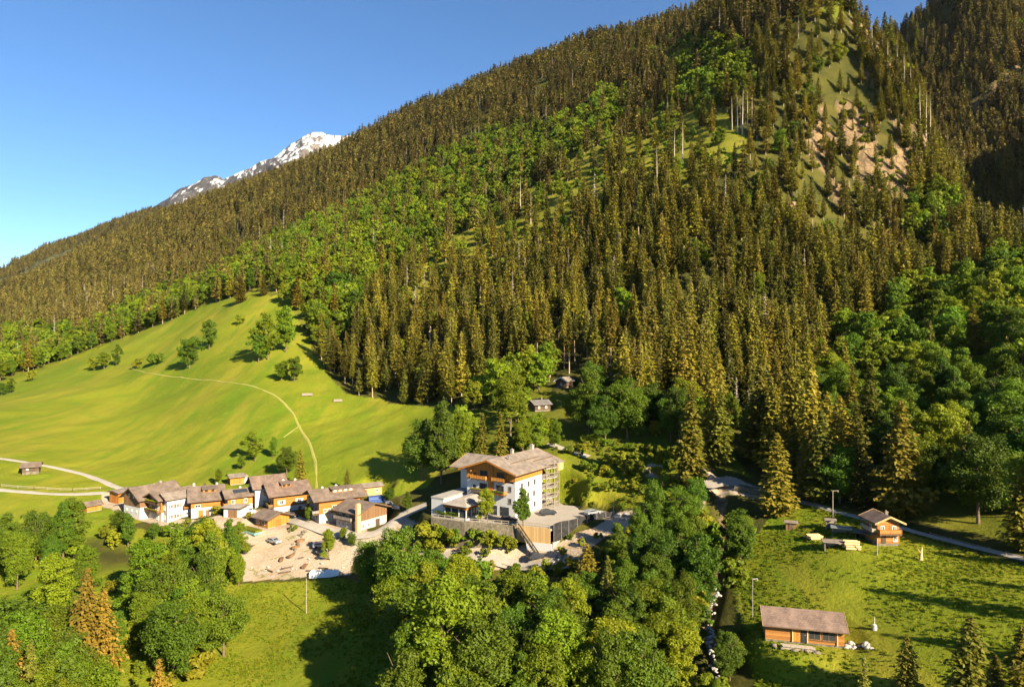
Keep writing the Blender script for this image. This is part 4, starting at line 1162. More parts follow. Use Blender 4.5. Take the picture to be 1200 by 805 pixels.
    for y in (8.95, 11.2, 13.5, 15.6): MB().box(-8.6, -8.44, y-.12, y+.12, .502, 2.6).build('pavilion_post', M_WHITE, root)
    for x in (-6.5, -4.5, -2.8): MB().box(x-.12, x+.12, 8.7, 8.88, .502, 2.6).build('pavilion_post', M_WHITE, root)
    gl = MB(); gl.box(-8.42, -8.38, 8.9, 15.6, .503, 2.6); gl.box(-8.4, -2.6, 8.9, 8.94, .503, 2.6); gl.build('pavilion_glazing', M_GLASS, root)
    MB().box(-8.75, -2.4, 8.65, 15.95, 2.601, 3.5).build('fascia_board', M_ORANGE, root)
    hp = MB(); x0, x1, y0, y1 = -9.6, -.1, 7.9, 16.0
    hp.add([(x0,y0,3.5),(x1,y0,3.5),(x1,y1,3.5),(x0,y1,3.5),(x0+3.2,y0+3.2,4.9),(x1-.2,y0+3.2,4.9),(x1-.2,y1-3.2,4.9),(x0+3.2,y1-3.2,4.9)],
           [(3,2,1,0),(0,1,5,4),(1,2,6,5),(2,3,7,6),(3,0,4,7),(4,5,6,7)])
    hp.build('pavilion_roof', M_FLAT, root)
    add_door(fr, root, 'L', 3.2, 2.6, 2.4, M_GLASS); add_door(fr, root, 'L', 6.6, 2.2, 2.4, M_GLASS)
    return root

PLAZA = [(-20,176),(-20,170.5),(-11.5,166.0),(0,163.3),(9,159.8),(14,164.6),(20.7,170.2),(27.5,174.5),(25,180),(14,184),(8,200),(-14,200)]
def terrace():
    bm = bmesh.new()
    vs = [bm.verts.new((x, y, HZ)) for x, y in PLAZA]; f = bm.faces.new(vs); f.normal_update()
    if f.normal.z < 0: f.normal_flip()
    r = bmesh.ops.extrude_face_region(bm, geom=[f])
    for v in [v for v in r['geom'] if isinstance(v, bmesh.types.BMVert)]: v.co.z -= .4
    bmesh.ops.recalc_face_normals(bm, faces=bm.faces)
    me = bpy.data.meshes.new('terrace'); bm.to_mesh(me); bm.free(); me.materials.append(M_PLAZA)
    o = link(bpy.data.objects.new('terrace', me)); o['kind'] = 'structure'
    def wall(name, pts, top, low, mat, label, th=.4, cat='retaining wall'):
        m = MB()
        for (a, b) in zip(pts[:-1], pts[1:]):
            A = Vector((*a, 0)); B = Vector((*b, 0)); d = (B-A); n = max(1, int(d.length/2)); nn = Vector((d.y, -d.x, 0)).normalized()*th
            for k in range(n):
                p = A + d*(k/n); q = A + d*((k+1)/n)
                zb = min(h1(p.x, p.y), h1(q.x, q.y), h1(p.x+nn.x*4, p.y+nn.y*4)) - 1.5 if low is None else low
                m.add([(p.x,p.y,zb),(q.x,q.y,zb),(q.x+nn.x,q.y+nn.y,zb),(p.x+nn.x,p.y+nn.y,zb),(p.x,p.y,top),(q.x,q.y,top),(q.x+nn.x,q.y+nn.y,top),(p.x+nn.x,p.y+nn.y,top)],
                      [(0,3,2,1),(4,5,6,7),(0,1,5,4),(1,2,6,5),(2,3,7,6),(3,0,4,7)])
        w = m.build(name, mat); tag(w, label, cat); return w
    wall('retaining_wall', [(1.2,163.0),(9,159.8)], HZ+.25, HZ-3.6, M_TAN, 'tall tan boarded retaining wall under the front corner of the terrace')
    wall('retaining_wall', [(3.5,162.1),(9.4,159.4)], HZ-3.3, None, M_WHITE, 'white plastered base wall under the tan boarded terrace wall')
    wall('retaining_wall', [(-20,170.5),(-11.5,166.0),(1.2,163.0)], HZ+.15, None, M_STONE, 'rough stone retaining wall beneath the pavilion and hotel trees')
    wall('retaining_wall', [(9.3,159.9),(14,164.6),(20.7,170.2),(27.5,174.5)], HZ-3.0, None, M_CONC, 'pale concrete wall under the black net fence')
    # black net fence
    f = empty('net_fence', (9.4, 159.9, HZ)); tag(f, 'long black net fence curving along the right edge of the terrace', 'fence')
    pts = []
    ctl = [Vector((9.7,159.9,0)), Vector((14.4,164.5,0)), Vector((21,170,0)), Vector((27.2,174.0,0))]
    for a, b in zip(ctl[:-1], ctl[1:]):
        for k in range(5): pts.append(a.lerp(b, k/5))
    pts.append(ctl[-1])
    for _ in range(2): pts = [pts[0]]+[(pts[i-1]+pts[i]*2+pts[i+1])/4 for i in range(1, len(pts)-1)]+[pts[-1]]
    o0 = Vector((9.4, 159.9, 0)); nt = MB(); pm = []
    for i, p in enumerate(pts):
        q = p-o0; top = 1.25 + .45*math.sin(i*.9)*.3 - .2*(i > 10)
        pm.append((q, top))
    for (a, ta), (b, tb) in zip(pm[:-1], pm[1:]):
        s = Vector((b.y-a.y, -(b.x-a.x), 0)).normalized()*.04
        nt.add([(a.x,a.y,-3.0),(b.x,b.y,-3.0),(b.x+s.x,b.y+s.y,-3.0),(a.x+s.x,a.y+s.y,-3.0),(a.x,a.y,ta),(b.x,b.y,tb),(b.x+s.x,b.y+s.y,tb),(a.x+s.x,a.y+s.y,ta)],
               [(0,3,2,1),(4,5,6,7),(0,1,5,4),(1,2,6,5),(2,3,7,6),(3,0,4,7)])
    nt.build('net', M_MESH, f)
    for i, (a, ta) in enumerate(pm):
        if i % 2 == 0: MB().bar((a.x+.1, a.y-.1, -3.2), (a.x+.1, a.y-.1, ta+.08), .09).build('post', M_METAL, f)
    # timber railing of the front edge
    rl = empty('terrace_railing', (-20, 170.4, HZ)); tag(rl, 'low timber railing along the front edge of the hotel terrace', 'railing')
    P = [(-20,170.35),(-11.5,165.85),(1,162.85),(8.8,159.7)]; rails = MB()
    for (a, b) in zip(P[:-1], P[1:]):
        A = Vector((a[0]+20, a[1]-170.4, 0)); B = Vector((b[0]+20, b[1]-170.4, 0)); n = int((B-A).length/1.8)
        for k in range(n+1):
            p = A.lerp(B, k/n); MB().bar(p+Vector((0,0,.1)), p+Vector((0,0,1.15)), .11).build('post', M_OLDW, rl)
        for z in (.55, 1.05): rails.bar(A+Vector((0,0,z)), B+Vector((0,0,z)), .09, .14)
    rails.build('rail', M_OLDW, rl)

# ------------------------------------------------------------------ small builders
def car(label, loc, rz, mat, group=None, van=False):
    r = empty('parked_car', loc, rz); tag(r, label, 'car', group)
    h = 1.9 if van else 1.42
    prof = [(-2.1,.32),(2.1,.32),(2.15,.75),(1.95,.92),(1.0,.98),(.45,h),(-1.35,h),(-1.95,.98),(-2.12,.9)] if not van else [(-2.3,.32),(2.3,.32),(2.35,.9),(1.9,1.05),(1.4,h),(-2.2,h),(-2.3,1.0)]
    b = MB(); b.prism(prof, 'y', -.86, .86); bo = b.build('body', mat, r, bevel=.05)
    g = MB()
    if not van:
        g.prism([(.92,1.02),(.46,h-.06),(.46,h-.05),(-1.32,h-.05),(-1.85,1.02)], 'y', -.875, .875)
        g.add([(.97,-.7,1.03),(.97,.7,1.03),(.52,.66,h-.05),(.52,-.66,h-.05)], [(0,1,2,3)])
    else: g.prism([(1.75,1.1),(1.38,h-.1),(.2,h-.1),(.2,1.1)], 'y', -.875, .875)
    g.build('window', M_GLASS, bo)
    for x in (-1.3, 1.3):
        for y in (-.8, .8):
            MB().tube((x, y-.11, .33), (x, y+.11, .33), .33, n=12).build('wheel', M_TYRE, r)
    for y in (-.6, .6): MB().box(2.05, 2.17, y-.18, y+.18, .68, .82).build('headlight', M_FRAME, r)
    return r

def pole(name, label, px, py, top, cat, arm=0, mat=None, group=None, w=.11):
    p = at(px, py, H); h = (py-top)/F_*p.y
    r = empty(name, p); tag(r, label, cat, group)
    MB().tube((0,0,-1), (0,0,h), w, w*.7, 8).build('shaft', mat or M_OLDW, r)
    if arm: MB().bar((0,0,h-.1), (arm,0,h-.02), .1).tube((arm*.9,0,h-.35), (arm*.9,0,h-.12), .12, .06).build('arm', mat or M_OLDW, r)
    return r

def rock_mesh(seed, sub=2):
    g = random.Random(seed); bm = bmesh.new(); bmesh.ops.create_icosphere(bm, subdivisions=sub, radius=1)
    o = [Vector((g.uniform(-1,1), g.uniform(-1,1), g.uniform(-1,1))).normalized() for _ in range(7)]; c = [g.uniform(.45,.85) for _ in range(7)]
    for v in bm.verts:
        for n, k in zip(o, c):
            d = v.co.dot(n)
            if d > k: v.co -= n*(d-k)
        v.co *= 1+g.uniform(-.05, .05)
        v.co.z *= .7
    me = bpy.data.meshes.new('boulder'); bm.to_mesh(me); bm.free(); return me

def small_shed(name, label, cat, px, py, alpha, L, W, h, mat, roofmat, pitch=12, open_front=False, zoff=0.0):
    p = at(px, py, H)
    r = empty(name, p, R_(alpha)); tag(r, label, cat); tp = math.tan(R_(pitch))
    if open_front:
        m = MB(); m.box(-L/2, L/2, W/2-.08, W/2, -.5, h)
        for x in (-L/2, L/2-.12):
            m.box(x, x+.12, -W/2, -W/2+.12, -.8, h-.05); m.box(x+.02, x+.08, -W/2+.13, W/2-.09, -.5, h*.5)
        m.build('wall', mat, r)
    else:
        MB().prism([(-W/2,-.8),(W/2,-.8),(W/2,h),(0,h+W/2*tp),(-W/2,h)], 'x', -L/2, L/2).build('wall', mat, r)
        fr = Frame(L, W); add_door(fr, r, 'F', 0, min(.9, L*.4), min(1.8, h*.8), M_TRIM)
    rf = MB(); hh = W/2+.35; z = h-.35*tp+.02; zr = h+W/2*tp+.02
    rf.prism([(-hh,z),(0,zr),(0,zr+.1),(-hh,z+.1)], 'x', -L/2-.35, L/2+.35); rf.prism([(.002,zr),(hh,z),(hh,z+.1),(.002,zr+.1)], 'x', -L/2-.35, L/2+.35)
    rf.build('roof', roofmat, r)
    return r
build_cache()
make_ground()
far_mountain('snowy_mountain', SNOWLINE, 5200, .85, M_SNOW, 1900, 420, 200, 420)
fr_ = far_mountain('far_ridge', RIDGE_FAR, 2900, .55, M_FARW, 1000, 300, 60, 160)
_v = np.empty(len(fr_.data.vertices)*3); fr_.data.vertices.foreach_get('co', _v); _v = _v.reshape(-1, 3)
_v = _v[(_v[:, 1] > 2560) & (_v[:, 1] < 2960)]; _v = np.repeat(_v, 2, 0) + np.random.default_rng(4).normal(size=(len(_v)*2, 3))*np.array([5, 4, 0])
_g = np.random.default_rng(6)
scatter_stuff('far_ridge_forest', _v-np.array([0, 0, 3]), _g.random(len(_v))*6.28, .7+.6*_g.random(len(_v)), _g.integers(0, 3, len(_v)), FARX)
# roads and tracks
strip('valley_road', [(-60,530),(0,537),(40,543),(70,548),(105,557),(138,571),(150,575)], 2.6, M_ROAD, .1)
strip('lower_road', [(-60,572),(0,574),(40,577),(85,579),(122,577)], 3.0, M_ROAD, .1)
strip('village_road', [(335,607),(358,613),(385,622),(412,629),(440,627),(458,612),(478,598),(500,592)], 4.2, M_ROAD, .12)
strip('hill_track', [(148,430),(175,437),(215,442),(260,447),(300,453),(325,464),(343,482),(350,498),(362,516),(370,540),(371,572)], 1.0, M_TRACK, .05, .5)
strip('hill_path', [(352,498),(340,506),(332,512)], .8, M_TRACK, .06, .5)
strip('forest_road', [(868,566),(890,573),(922,581),(950,590),(975,598),(1003,606),(1030,611),(1062,619),(1100,629),(1150,642),(1200,655),(1290,680)], 1.9, M_ROAD, .1)
strip('wood_track', [(644,519),(662,527),(690,535)], 2.6, M_ROAD, .1)
strip('service_road', [(492,648),(520,652),(560,655),(600,660),(640,664),(690,662)], 3.2, M_PLAZA, .15)
strip('bridge_road', [(825,570),(845,562),(868,567)], 4.5, M_PLAZA, .15)
terrace(); hotel()

W1 = lambda side, ss, z, w=.95, h=1.2, sh=None: [(side, s, z, w, h) + ((sh,) if sh else ()) for s in ss]
S = SITES
house('farmhouse', 'big farmhouse with dark boarded gable over white walls, left end of the village', 'house', *S['farmhouse'], 6.0, 32, 3.4, M_WHITE, M_BROWNW, M_ROOF, 1.0, 1.0,
      windows=W1('L', (-2.6, 0, 2.6), 1.9, .6, .6)+W1('L', (-1.2, 1.2), 6.0, .7, .9), doors=[('F', -2, 1.4, 2.2, M_DARKW)], chimneys=[(3, 1.0, .9, .7, M_CONC)])
house('balcony_house', 'house with two long flowered balconies on its orange timber gable', 'house', *S['balcony_house'], 6.7, 24, 2.6, M_CREAM, M_ORANGEV, M_ROOF, 1.1, 1.6,
      windows=W1('L', (-1.8, 0, 1.8), 3.2, 1.0, 1.3)+W1('L', (-1.2, 1.2), 5.8, .9, 1.1)+W1('L', (-1.6, 1.6), .5, .9, 1.1),
      balconies=[('L', -3.3, 3.3, 2.7, 1.2, M_BROWNW, 'flowers'), ('L', -3.3, 3.3, 5.3, 1.2, M_BROWNW, 'flowers')])
house('white_house', 'white house with four front windows and pale roof between two timber houses', 'house', *S['white_house'], 6.8, 22, 6.75, M_WHITE, M_WHITE, M_ROOFP, .8, .8,
      windows=W1('F', (-2.6, -.9), .9, .9, 1.2, M_GREYW)+W1('F', (-2.6, -.9), 3.9, .9, 1.2, M_GREYW)+W1('F', (1.6, 3.0), 1.2, .8, .9)+W1('L', (-1, 1), 3.4)+W1('L', (-1, 1), .7),
      gable_mat=M_ORANGEV, balconies=[('F', .4, 3.9, 3.4, 1.0, M_ORANGE, 'flowers')])
house('dormer_house', 'wide grey roofed house with twin dormer window and orange upper wall', 'house', *S['dormer_house'], 5.2, 25, 2.9, M_WHITE, M_ORANGE, M_ROOF, 1.0, 1.0,
      windows=W1('F', (1.6, 3.0), .9, .8, 1.0)+W1('F', (-2.5,), 3.0, 1.5, .9), doors=[('F', -1.7, 1.3, 2.2, M_ORANGEV), ('F', .2, 1.0, 2.1, M_BROWNW)],
      dormers=[(-1.0, 2.6, -3.3, 1.0, 2)], chimneys=[(-3.4, .6, 1.1, .7, M_CONC), (-.4, 1.0, .9, .6, M_DARKW), (3.0, 1.0, .8, .6, M_CREAM)])
house('solar_house', 'small timber house with dark solar panels on its roof beside the garage', 'house', *S['solar_house'], 5.0, 24, 2.4, M_WHITE, M_ORANGEV, M_ROOF, .9, 1.0,
      windows=W1('L', (-1.5, 1.2), 3.0, 1.1, 1.3)+W1('F', (-2, 1.5), 2.9), balconies=[('L', -3.2, 3.2, 2.3, 1.1, M_ORANGEV)], chimneys=[(1, 1.2, .8, .6, M_CREAM)])
sr = [o for o in scene.objects if o.name.startswith('solar_house')][0]
tp_ = math.tan(R_(24)); sp = MB(); zf = lambda y: 5.0+(3.3+y)*tp_+.26
sp.add([(-1.6,-2.2,zf(-2.2)),(2.4,-2.2,zf(-2.2)),(2.4,-.7,zf(-.7)),(-1.6,-.7,zf(-.7)),(-1.6,-2.2,zf(-2.2)+.1),(2.4,-2.2,zf(-2.2)+.1),(2.4,-.7,zf(-.7)+.1),(-1.6,-.7,zf(-.7)+.1)],
       [(0,3,2,1),(4,5,6,7),(0,1,5,4),(1,2,6,5),(2,3,7,6),(3,0,4,7)]); sp.build('solar_panel', M_GLASS, sr)
gr, gf = house('garage', 'white garage with brown door and flat pale roof', 'garage', *S['garage'], 2.7, 3, 2.65, M_WHITE, M_WHITE, M_FLAT, .6, .6, doors=[('F', .3, 2.8, 2.1, M_BROWNW)])
house('brown_house', 'brown timber house with brown tiled roof, dormer and shaded balcony gable', 'house', *S['brown_house'], 6.3, 24, 2.5, M_WHITE, M_ORANGE, M_ROOFB, 1.2, 1.8,
      windows=W1('F', (-2.6, 2.6), 3.2, 1.1, 1.2, M_FRAME)+W1('F', (-.3,), .6, .9, 1.2)+W1('L', (-2.6, 0, 2.6), 3.2, 1.0, 1.5)+W1('L', (-1.3, 1.3), 5.8, 1.0, 1.2),
      doors=[('F', 2.8, 1.0, 2.0, M_BROWNW)], balconies=[('L', -4.8, 4.8, 2.5, 1.4, M_BROWNW, 'flowers'), ('L', -2.6, 2.6, 5.3, 1.3, M_BROWNW, 'flowers')],
      dormers=[(-1.9, .9, -2.6, 1.0, 2)], chimneys=[(-.6, .9, .9, .7, M_CREAM), (3, .9, .8, .6, M_CREAM)])
house('white_gable_house', 'white gabled house with brown roof half hidden behind the brown timber house', 'house', *S['white_gable_house'], 6.2, 30, 6.15, M_WHITE, M_WHITE, M_ROOFB, .9, .9,
      windows=W1('L', (-2.4, 0), 1.0, .9, 1.3, M_GREYW)+W1('L', (-2.2, 2), 3.6, .9, 1.2))
house('wide_house', 'wide timber house with long dormer and glazed balcony gable in shade', 'house', *S['wide_house'], 6.9, 22, 2.6, M_CREAM, M_ORANGE, M_ROOF, 1.3, 2.0,
      windows=W1('F', (-1.6, 2.0, 4.6), 3.6, 1.3, 1.1)+W1('F', (-4.4, -3.2), 3.0, .8, 1.0)+W1('L', (-2.6, 0, 2.6), 3.2, 1.5, 1.9)+W1('L', (-2.2, 2.2), .4, 1.6, 2.0)+W1('F', (-1.8, 1.5), .7),
      balconies=[('L', -4.4, 4.4, 2.8, 1.8, M_GREYW, True), ('L', -2.4, 2.4, 5.7, 1.3, M_GREYW)], dormers=[(-1.6, 4.6, -2.7, .9, 4)], chimneys=[(.5, .6, .7, .7, M_CREAM), (-3.5, .8, .6, .6, M_CREAM)])
bh, bf = house('barn_house', 'grey roofed house with boarded barn gable and tall orange chimney', 'house', *S['barn_house'], 4.9, 19, 2.5, M_CREAM, M_BROWNW, M_ROOF, 1.0, 1.1,
      windows=W1('F', (-3.2, -1.6, .4), .6, .8, 1.2)+W1('R', (-3.6, -1.6), .5, .9, 1.0)+W1('F', (-2.6, .2), 3.0, 1.2, 1.0),
      doors=[('R', 1.8, 1.6, 2.0, M_DARKW), ('F', 2.4, 1.0, 2.0, M_BROWNW)], balconies=[('F', -4.3, 2.6, 2.5, 1.1, M_GREYW)])
MB().box(4.62, 5.5, -6.5, -5.38, -3, 7.4).box(4.72, 5.4, -6.4, -5.48, 7.402, 7.75).build('chimney_stack', M_CHIM, bh)
kr, kf = house('kiosk', 'small orange timber kiosk with grey roof above a teal edged deck', 'kiosk', *S['kiosk'], 2.7, 19, .15, M_CONC, M_ORANGEV, M_ROOF, .9, 1.2,
      windows=W1('F', (-1.6, .8), .9, 1.3, 1.0), doors=[('R', 0, 1.8, 2.0, M_ORANGE)])
dk = MB(); dk.box(-4.6, 3.4, -8.2, -3.9, -.5, -.25); dk.build('deck', M_CONC, kr)
MB().box(-4.7, 3.5, -8.35, -8.21, -.62, -.12).box(-4.7, -4.61, -8.2, -3.9, -.62, -.12).box(3.41, 3.5, -8.2, -3.9, -.62, -.12).build('deck_edge', M_TEAL, kr)
MB().box(-4.4, 3.2, -7.8, -5.6, -.245, .35).build('planter', M_SHRUB, kr)
ps = MB()
for x in (-4.3, -.6, 3.1): ps.box(x-.1, x+.1, -8.1, -7.9, -4.5, -.502)
ps.box(-4.4, 3.2, -4.2, -3.95, -4.5, -.502); ps.build('deck_post', M_DARKW, kr)
house('long_shed', 'long tan boarded shed with low grey roof behind the village houses', 'shed', *S['long_shed'], 2.8, 16, .15, M_CONC, M_TAN, M_ROOFP, .6, .6, windows=W1('F', (2.2,), 1.0, 1.0, .8), doors=[('F', -1.5, 1.2, 2.0, M_BROWNW)])
house('hillside_shed', 'small timber shed alone on the meadow edge above the solar roof', 'shed', *S['hillside_shed'], 2.5, 18, .2, M_CONC, M_ORANGEV, M_ROOFP, .6, .6, doors=[('L', 0, 1.4, 1.9, M_BROWNW)])
small_shed('lean_to', 'white walled lean-to hut beside the small meadow shed', 'shed', 283, 565, 35, 3.0, 2.6, 2.2, M_CREAM, M_FLAT, 8)
house('box_barn', 'boxy orange barn with flat grey roof at the end of the road', 'barn', *S['box_barn'], 3.4, 7, .2, M_CONC, M_ORANGEV, M_ROOFP, .6, .6, doors=[('L', 0, 2.4, 2.4, M_ORANGE)], windows=W1('F', (-1, 1.4), 1.2, .8, .8))
house('tiny_shed', 'tiny orange garden shed, farthest left of the village buildings', 'shed', *S['tiny_shed'], 1.9, 28, .15, M_CONC, M_ORANGEV, M_ROOF, .45, .45, doors=[('L', 0, 1.0, 1.6, M_ORANGE)])
house('hay_hut', 'lone weathered hay hut on the left meadow beside the winding road', 'hut', *S['hay_hut'], 2.6, 24, .9, M_STONE, M_DARKW, M_ROOF, .6, .6, doors=[('L', 0, 1.3, 1.5, M_GREYW, 0, .95)], windows=W1('F', (-.9,), 1.5, .6, .5))
ch, cf = house('chalet', 'two storey orange log chalet with balcony on the right meadow by the road', 'chalet', *S['chalet'], 4.6, 24, .5, M_STONE, M_LOG, M_ROOFB, .85, .9,
      windows=W1('R', (-1.1, 1.1), 2.9, .7, .9, M_LOG)+W1('R', (1.3,), .9, .7, .9)+W1('F', (0,), 2.8, .7, .8), doors=[('R', -.9, .9, 1.9, M_DARKW, .05, .52)],
      balconies=[('R', -2.05, 2.05, 2.35, 1.0, M_LOG), ('F', -2.1, 2.1, 2.35, .9, M_OLDW)], chimneys=[(.4, .6, .7, .5, M_STONE)], fascia=M_TAN)
lb, lf = house('log_barn', 'long low log barn with grey plank roof and glass doors on the near right meadow', 'barn', *S['log_barn'], 2.9, 28, .35, M_STONE, M_LOG, M_ROOFB, .8, .5,
      windows=[('F', 1.4, .9, 1.7, 1.7), ('F', 3.4, .9, 1.8, 1.7)], frame=M_BROWNW, doors=[('F', -1.1, 1.0, 2.2, M_ORANGEV, .05, .36), ('F', -.1, .7, 2.2, M_GLASS, .05, .36)], fascia=M_TAN)
for x in (-1.75, .35, 4.5): MB().box(x, x+.15, -2.72, -2.58, .352, 2.9).build('post', M_FRESHW, lb)
house('gabled_cabin', 'small dark cabin with pale gable roof under the tall spruce trunks', 'cabin', *S['gabled_cabin'], 2.6, 30, .4, M_STONE, M_DARKW, M_ROOFP, .6, .8, windows=W1('L', (0,), 1.1, .8, .9), fascia=M_FRAME)
house('dark_cabin', 'dark weathered forest cabin with grey roof between leafy trees above the hotel', 'cabin', *S['dark_cabin'], 2.6, 26, .5, M_STONE, M_DARKW, M_ROOFD, .7, .8, windows=W1('F', (-1.6, 1.4), 1.1, .8, .8), chimneys=[(1.4, .5, .9, .5, M_STONE)])

# ------------------------------------------------------------------ small things
p = at(643, 603, H)
def onplaza(px, py): Y = HZ*-F_/(py-HY); return Vector(((px-CX)/F_*Y, Y, HZ+.004))
car('dark car parked on the terrace below the balcony tower', onplaza(642, 602.5), R_(20), M_CARD)
car('silver car parked at the back right end of the hotel terrace', onplaza(694, 602.5), R_(35), M_CARS)
car('dark car in the shade of the terrace trees before the hotel door', onplaza(596, 611), R_(15), M_CARD)
car('white delivery car on the yard beside the white gable house', at(291, 601, H)+Vector((0,0,.1)), R_(-20), M_CARW)
car('dark car parked between the kiosk and the brown house', at(342, 606, H)+Vector((0,0,.1)), R_(-30), M_CARD)
car('silver car on the sandy building site below the teal deck', at(321, 636, H)+Vector((0,0,.1)), R_(-35), M_CARS)
car('grey car next to the green bush at the edge of the building site', at(376, 641, H)+Vector((0,0,.1)), R_(20), M_CARS)
car('dark car parked on the service road at the foot of the boarded wall', at(629, 655, H)+Vector((0,0,.2)), R_(20), M_CARD)
pole('power_pole', 'pale wooden power pole on the lower meadow in front of the building site', 359, 718, 677, 'pole', 0, M_OLDW)
pole('power_pole', 'wooden power pole with side arm beside the road above the beehive huts', 976, 606, 574, 'pole', 1.2, M_OLDW)
pole('street_lamp', 'thin white lamp post with short arm on the meadow left of the log barn', 882, 722, 677, 'lamp', .9, M_CONC, w=.06)
pole('timber_post', 'grey timber post in the grass in front of the chalet', 1028, 650, 630, 'post', 0, M_OLDW, w=.12)
pole('timber_post', 'tall concrete post at the right end of the net fence', 719, 618, 588, 'post', 0, M_CONC, w=.16)
pole('timber_post', 'thin post among the trees at the right side of the stream', 868, 655, 622, 'post', 0, M_OLDW, w=.06)
small_shed('bee_hut', 'tiny tan hut alone on the grass left of the woodpiles', 'hut', 927, 618, -20, 2.1, 1.5, 1.3, M_BROWNW, M_ROOFP)
small_shed('wood_shelter', 'small open roofed stand below the power pole', 'shelter', 973, 619, -20, 1.6, 1.3, 1.9, M_OLDW, M_ROOFP, 8, True)
small_shed('canopy', 'low open shelter with bright tin roof between pole and chalet', 'shelter', 986, 625, -25, 3.2, 1.7, 1.3, M_OLDW, M_METAL, 6, True)
small_shed('wood_store', 'long low wood store with grey roof left of the sawn planks', 'shelter', 978, 641, -15, 3.8, 2.0, 1.2, M_OLDW, M_ROOFP, 8, True)
small_shed('tool_shelter', 'dark roofed shelter at the shaded left side of the chalet', 'shelter', 1014, 632, -40, 3.2, 2.2, 1.5, M_DARKW, M_ROOFD, 8, True)
def log_pile(name, label, px, py, alpha, L, n, r, mat, rows=3, z=0.0):
    p = at(px, py, H); rt = empty(name, p, R_(alpha)); tag(rt, label, 'wood pile'); g = random.Random(n)
    for k in range(rows):
        for i in range(n-k):
            y = (i-(n-k-1)/2)*2.05*r; zz = r*.8+k*1.75*r; dx = g.uniform(-.2, .2)
            MB().tube((-L/2+dx, y, zz), (L/2+dx, y, zz), r*g.uniform(.85, 1), n=7).build('log', mat, rt)
log_pile('log_pile', 'pile of pale split logs lying on open grass', 954, 630, 5, 2.6, 6, .2, M_FRESHW, 2)
log_pile('log_pile', 'stack of fresh sawn timber at the right end of the wood store', 998, 642, -10, 2.6, 5, .22, M_FRESHW, 4)
log_pile('log_pile', 'grey log pile on the hillside meadow above the path', 360, 463, 10, 4.5, 4, .3, M_OLDW, 2)
log_pile('log_pile', 'weathered log pile near the spruce edge of the hillside meadow', 396, 470, 10, 3.5, 4, .3, M_OLDW, 2)
log_pile('log_pile', 'old logs stacked along the front wall of the log barn', 935, 760, -14, 4.5, 4, .16, M_OLDW, 2)
pm_ = at(1025, 737, H); mk = empty('marker_stone', pm_); tag(mk, 'small white marker with thin rod standing in the meadow right of the barn', 'marker')
MB().tube((0,0,-.3), (0,0,.75), .36, .30, 10).build('base', M_WHITE, mk); MB().tube((0,0,.751), (0,0,1.9), .05, .03, 6).build('rod', M_FRAME, mk)
st_ = at(1079, 656, H); sk = empty('tree_stump', st_); tag(sk, 'pale twisted stump standing in the grass right of the chalet', 'tree stump')
MB().tube((0,0,-.4), (.1,0,1.3), .38, .22, 8).tube((.1,0,1.25), (.3,.1,2.3), .2, .09, 7).tube((.1,0,1.2), (-.4,.1,1.9), .12, .05, 6).build('wood', M_FRESHW, sk)
# rubble wall by the barn, bridge
g_ = random.Random(3)
RM = [rock_mesh(s) for s in range(6)]
def rocks(n, fn, size, mat, label, cat, group, name='boulder'):
    for i in range(n):
        px, py = fn(i); p = at(px, py, H); s = g_.uniform(*size)
        me = RM[i % 6]
        key = (me.name, mat.name)
        if key not in _RMC:
            m2 = me.copy(); m2.materials.clear(); m2.materials.append(mat); _RMC[key] = m2
        o = bpy.data.objects.new(name, _RMC[key]); link(o); o.location = p+Vector((0,0,s*.25)); o.scale = (s*g_.uniform(.8,1.3), s*g_.uniform(.8,1.2), s)
        o.rotation_euler = (g_.uniform(-.3,.3), g_.uniform(-.3,.3), g_.uniform(0,6.28)); tag(o, label, cat, group)
_RMC = {}
def on_line(line, wob):
    def f(i):
        a = g_.random()*(len(line)-1); k = int(a); t = a-k
        return line[k][0]*(1-t)+line[k+1][0]*t+g_.uniform(-wob, wob), line[k][1]*(1-t)+line[k+1][1]*t+g_.uniform(-wob, wob)
    return f
rocks(70, on_line(STREAM[3:], 5), (.2, .5), M_BOULD, 'white boulder lying in the bed of the stream between the woods and right meadow', 'boulder', 'boulders in the stream bed')
rocks(26, on_line([(905,757),(930,761),(960,764)], 2), (.22, .45), M_STONE, 'rough stone heaped along the front of the log barn', 'stone', 'stones before the log barn', 'stone')
rocks(18, on_line([(992,757),(1020,757)], 3), (.25, .6), M_BOULD, 'pale rubble stone beside the right end of the log barn', 'stone', 'rubble right of the log barn', 'stone')
rocks(34, on_line([(722,606),(742,604),(746,616),(728,624)], 4), (.4, .9), M_CONC, 'pale rubble block dumped beyond the end of the net fence', 'stone', 'rubble beyond the net fence', 'stone')
rocks(20, on_line([(292,668),(330,672),(345,655),(375,664),(400,670),(310,660)], 6), (.2, .55), M_CONC, 'grey rubble stone scattered on the sandy building site', 'stone', 'rubble on the building site', 'stone')
rocks(12, on_line([(340,640),(352,628),(360,618),(345,650)], 4), (.3, .7), M_STONE, 'brown rubble stone along the ramp of the building site', 'stone', 'stones along the ramp', 'stone')
rocks(16, on_line([(640,655),(690,658)], 4), (.3, .7), M_CONC, 'pale stone at the foot of the net fence wall', 'stone', 'stones under the net fence', 'stone')
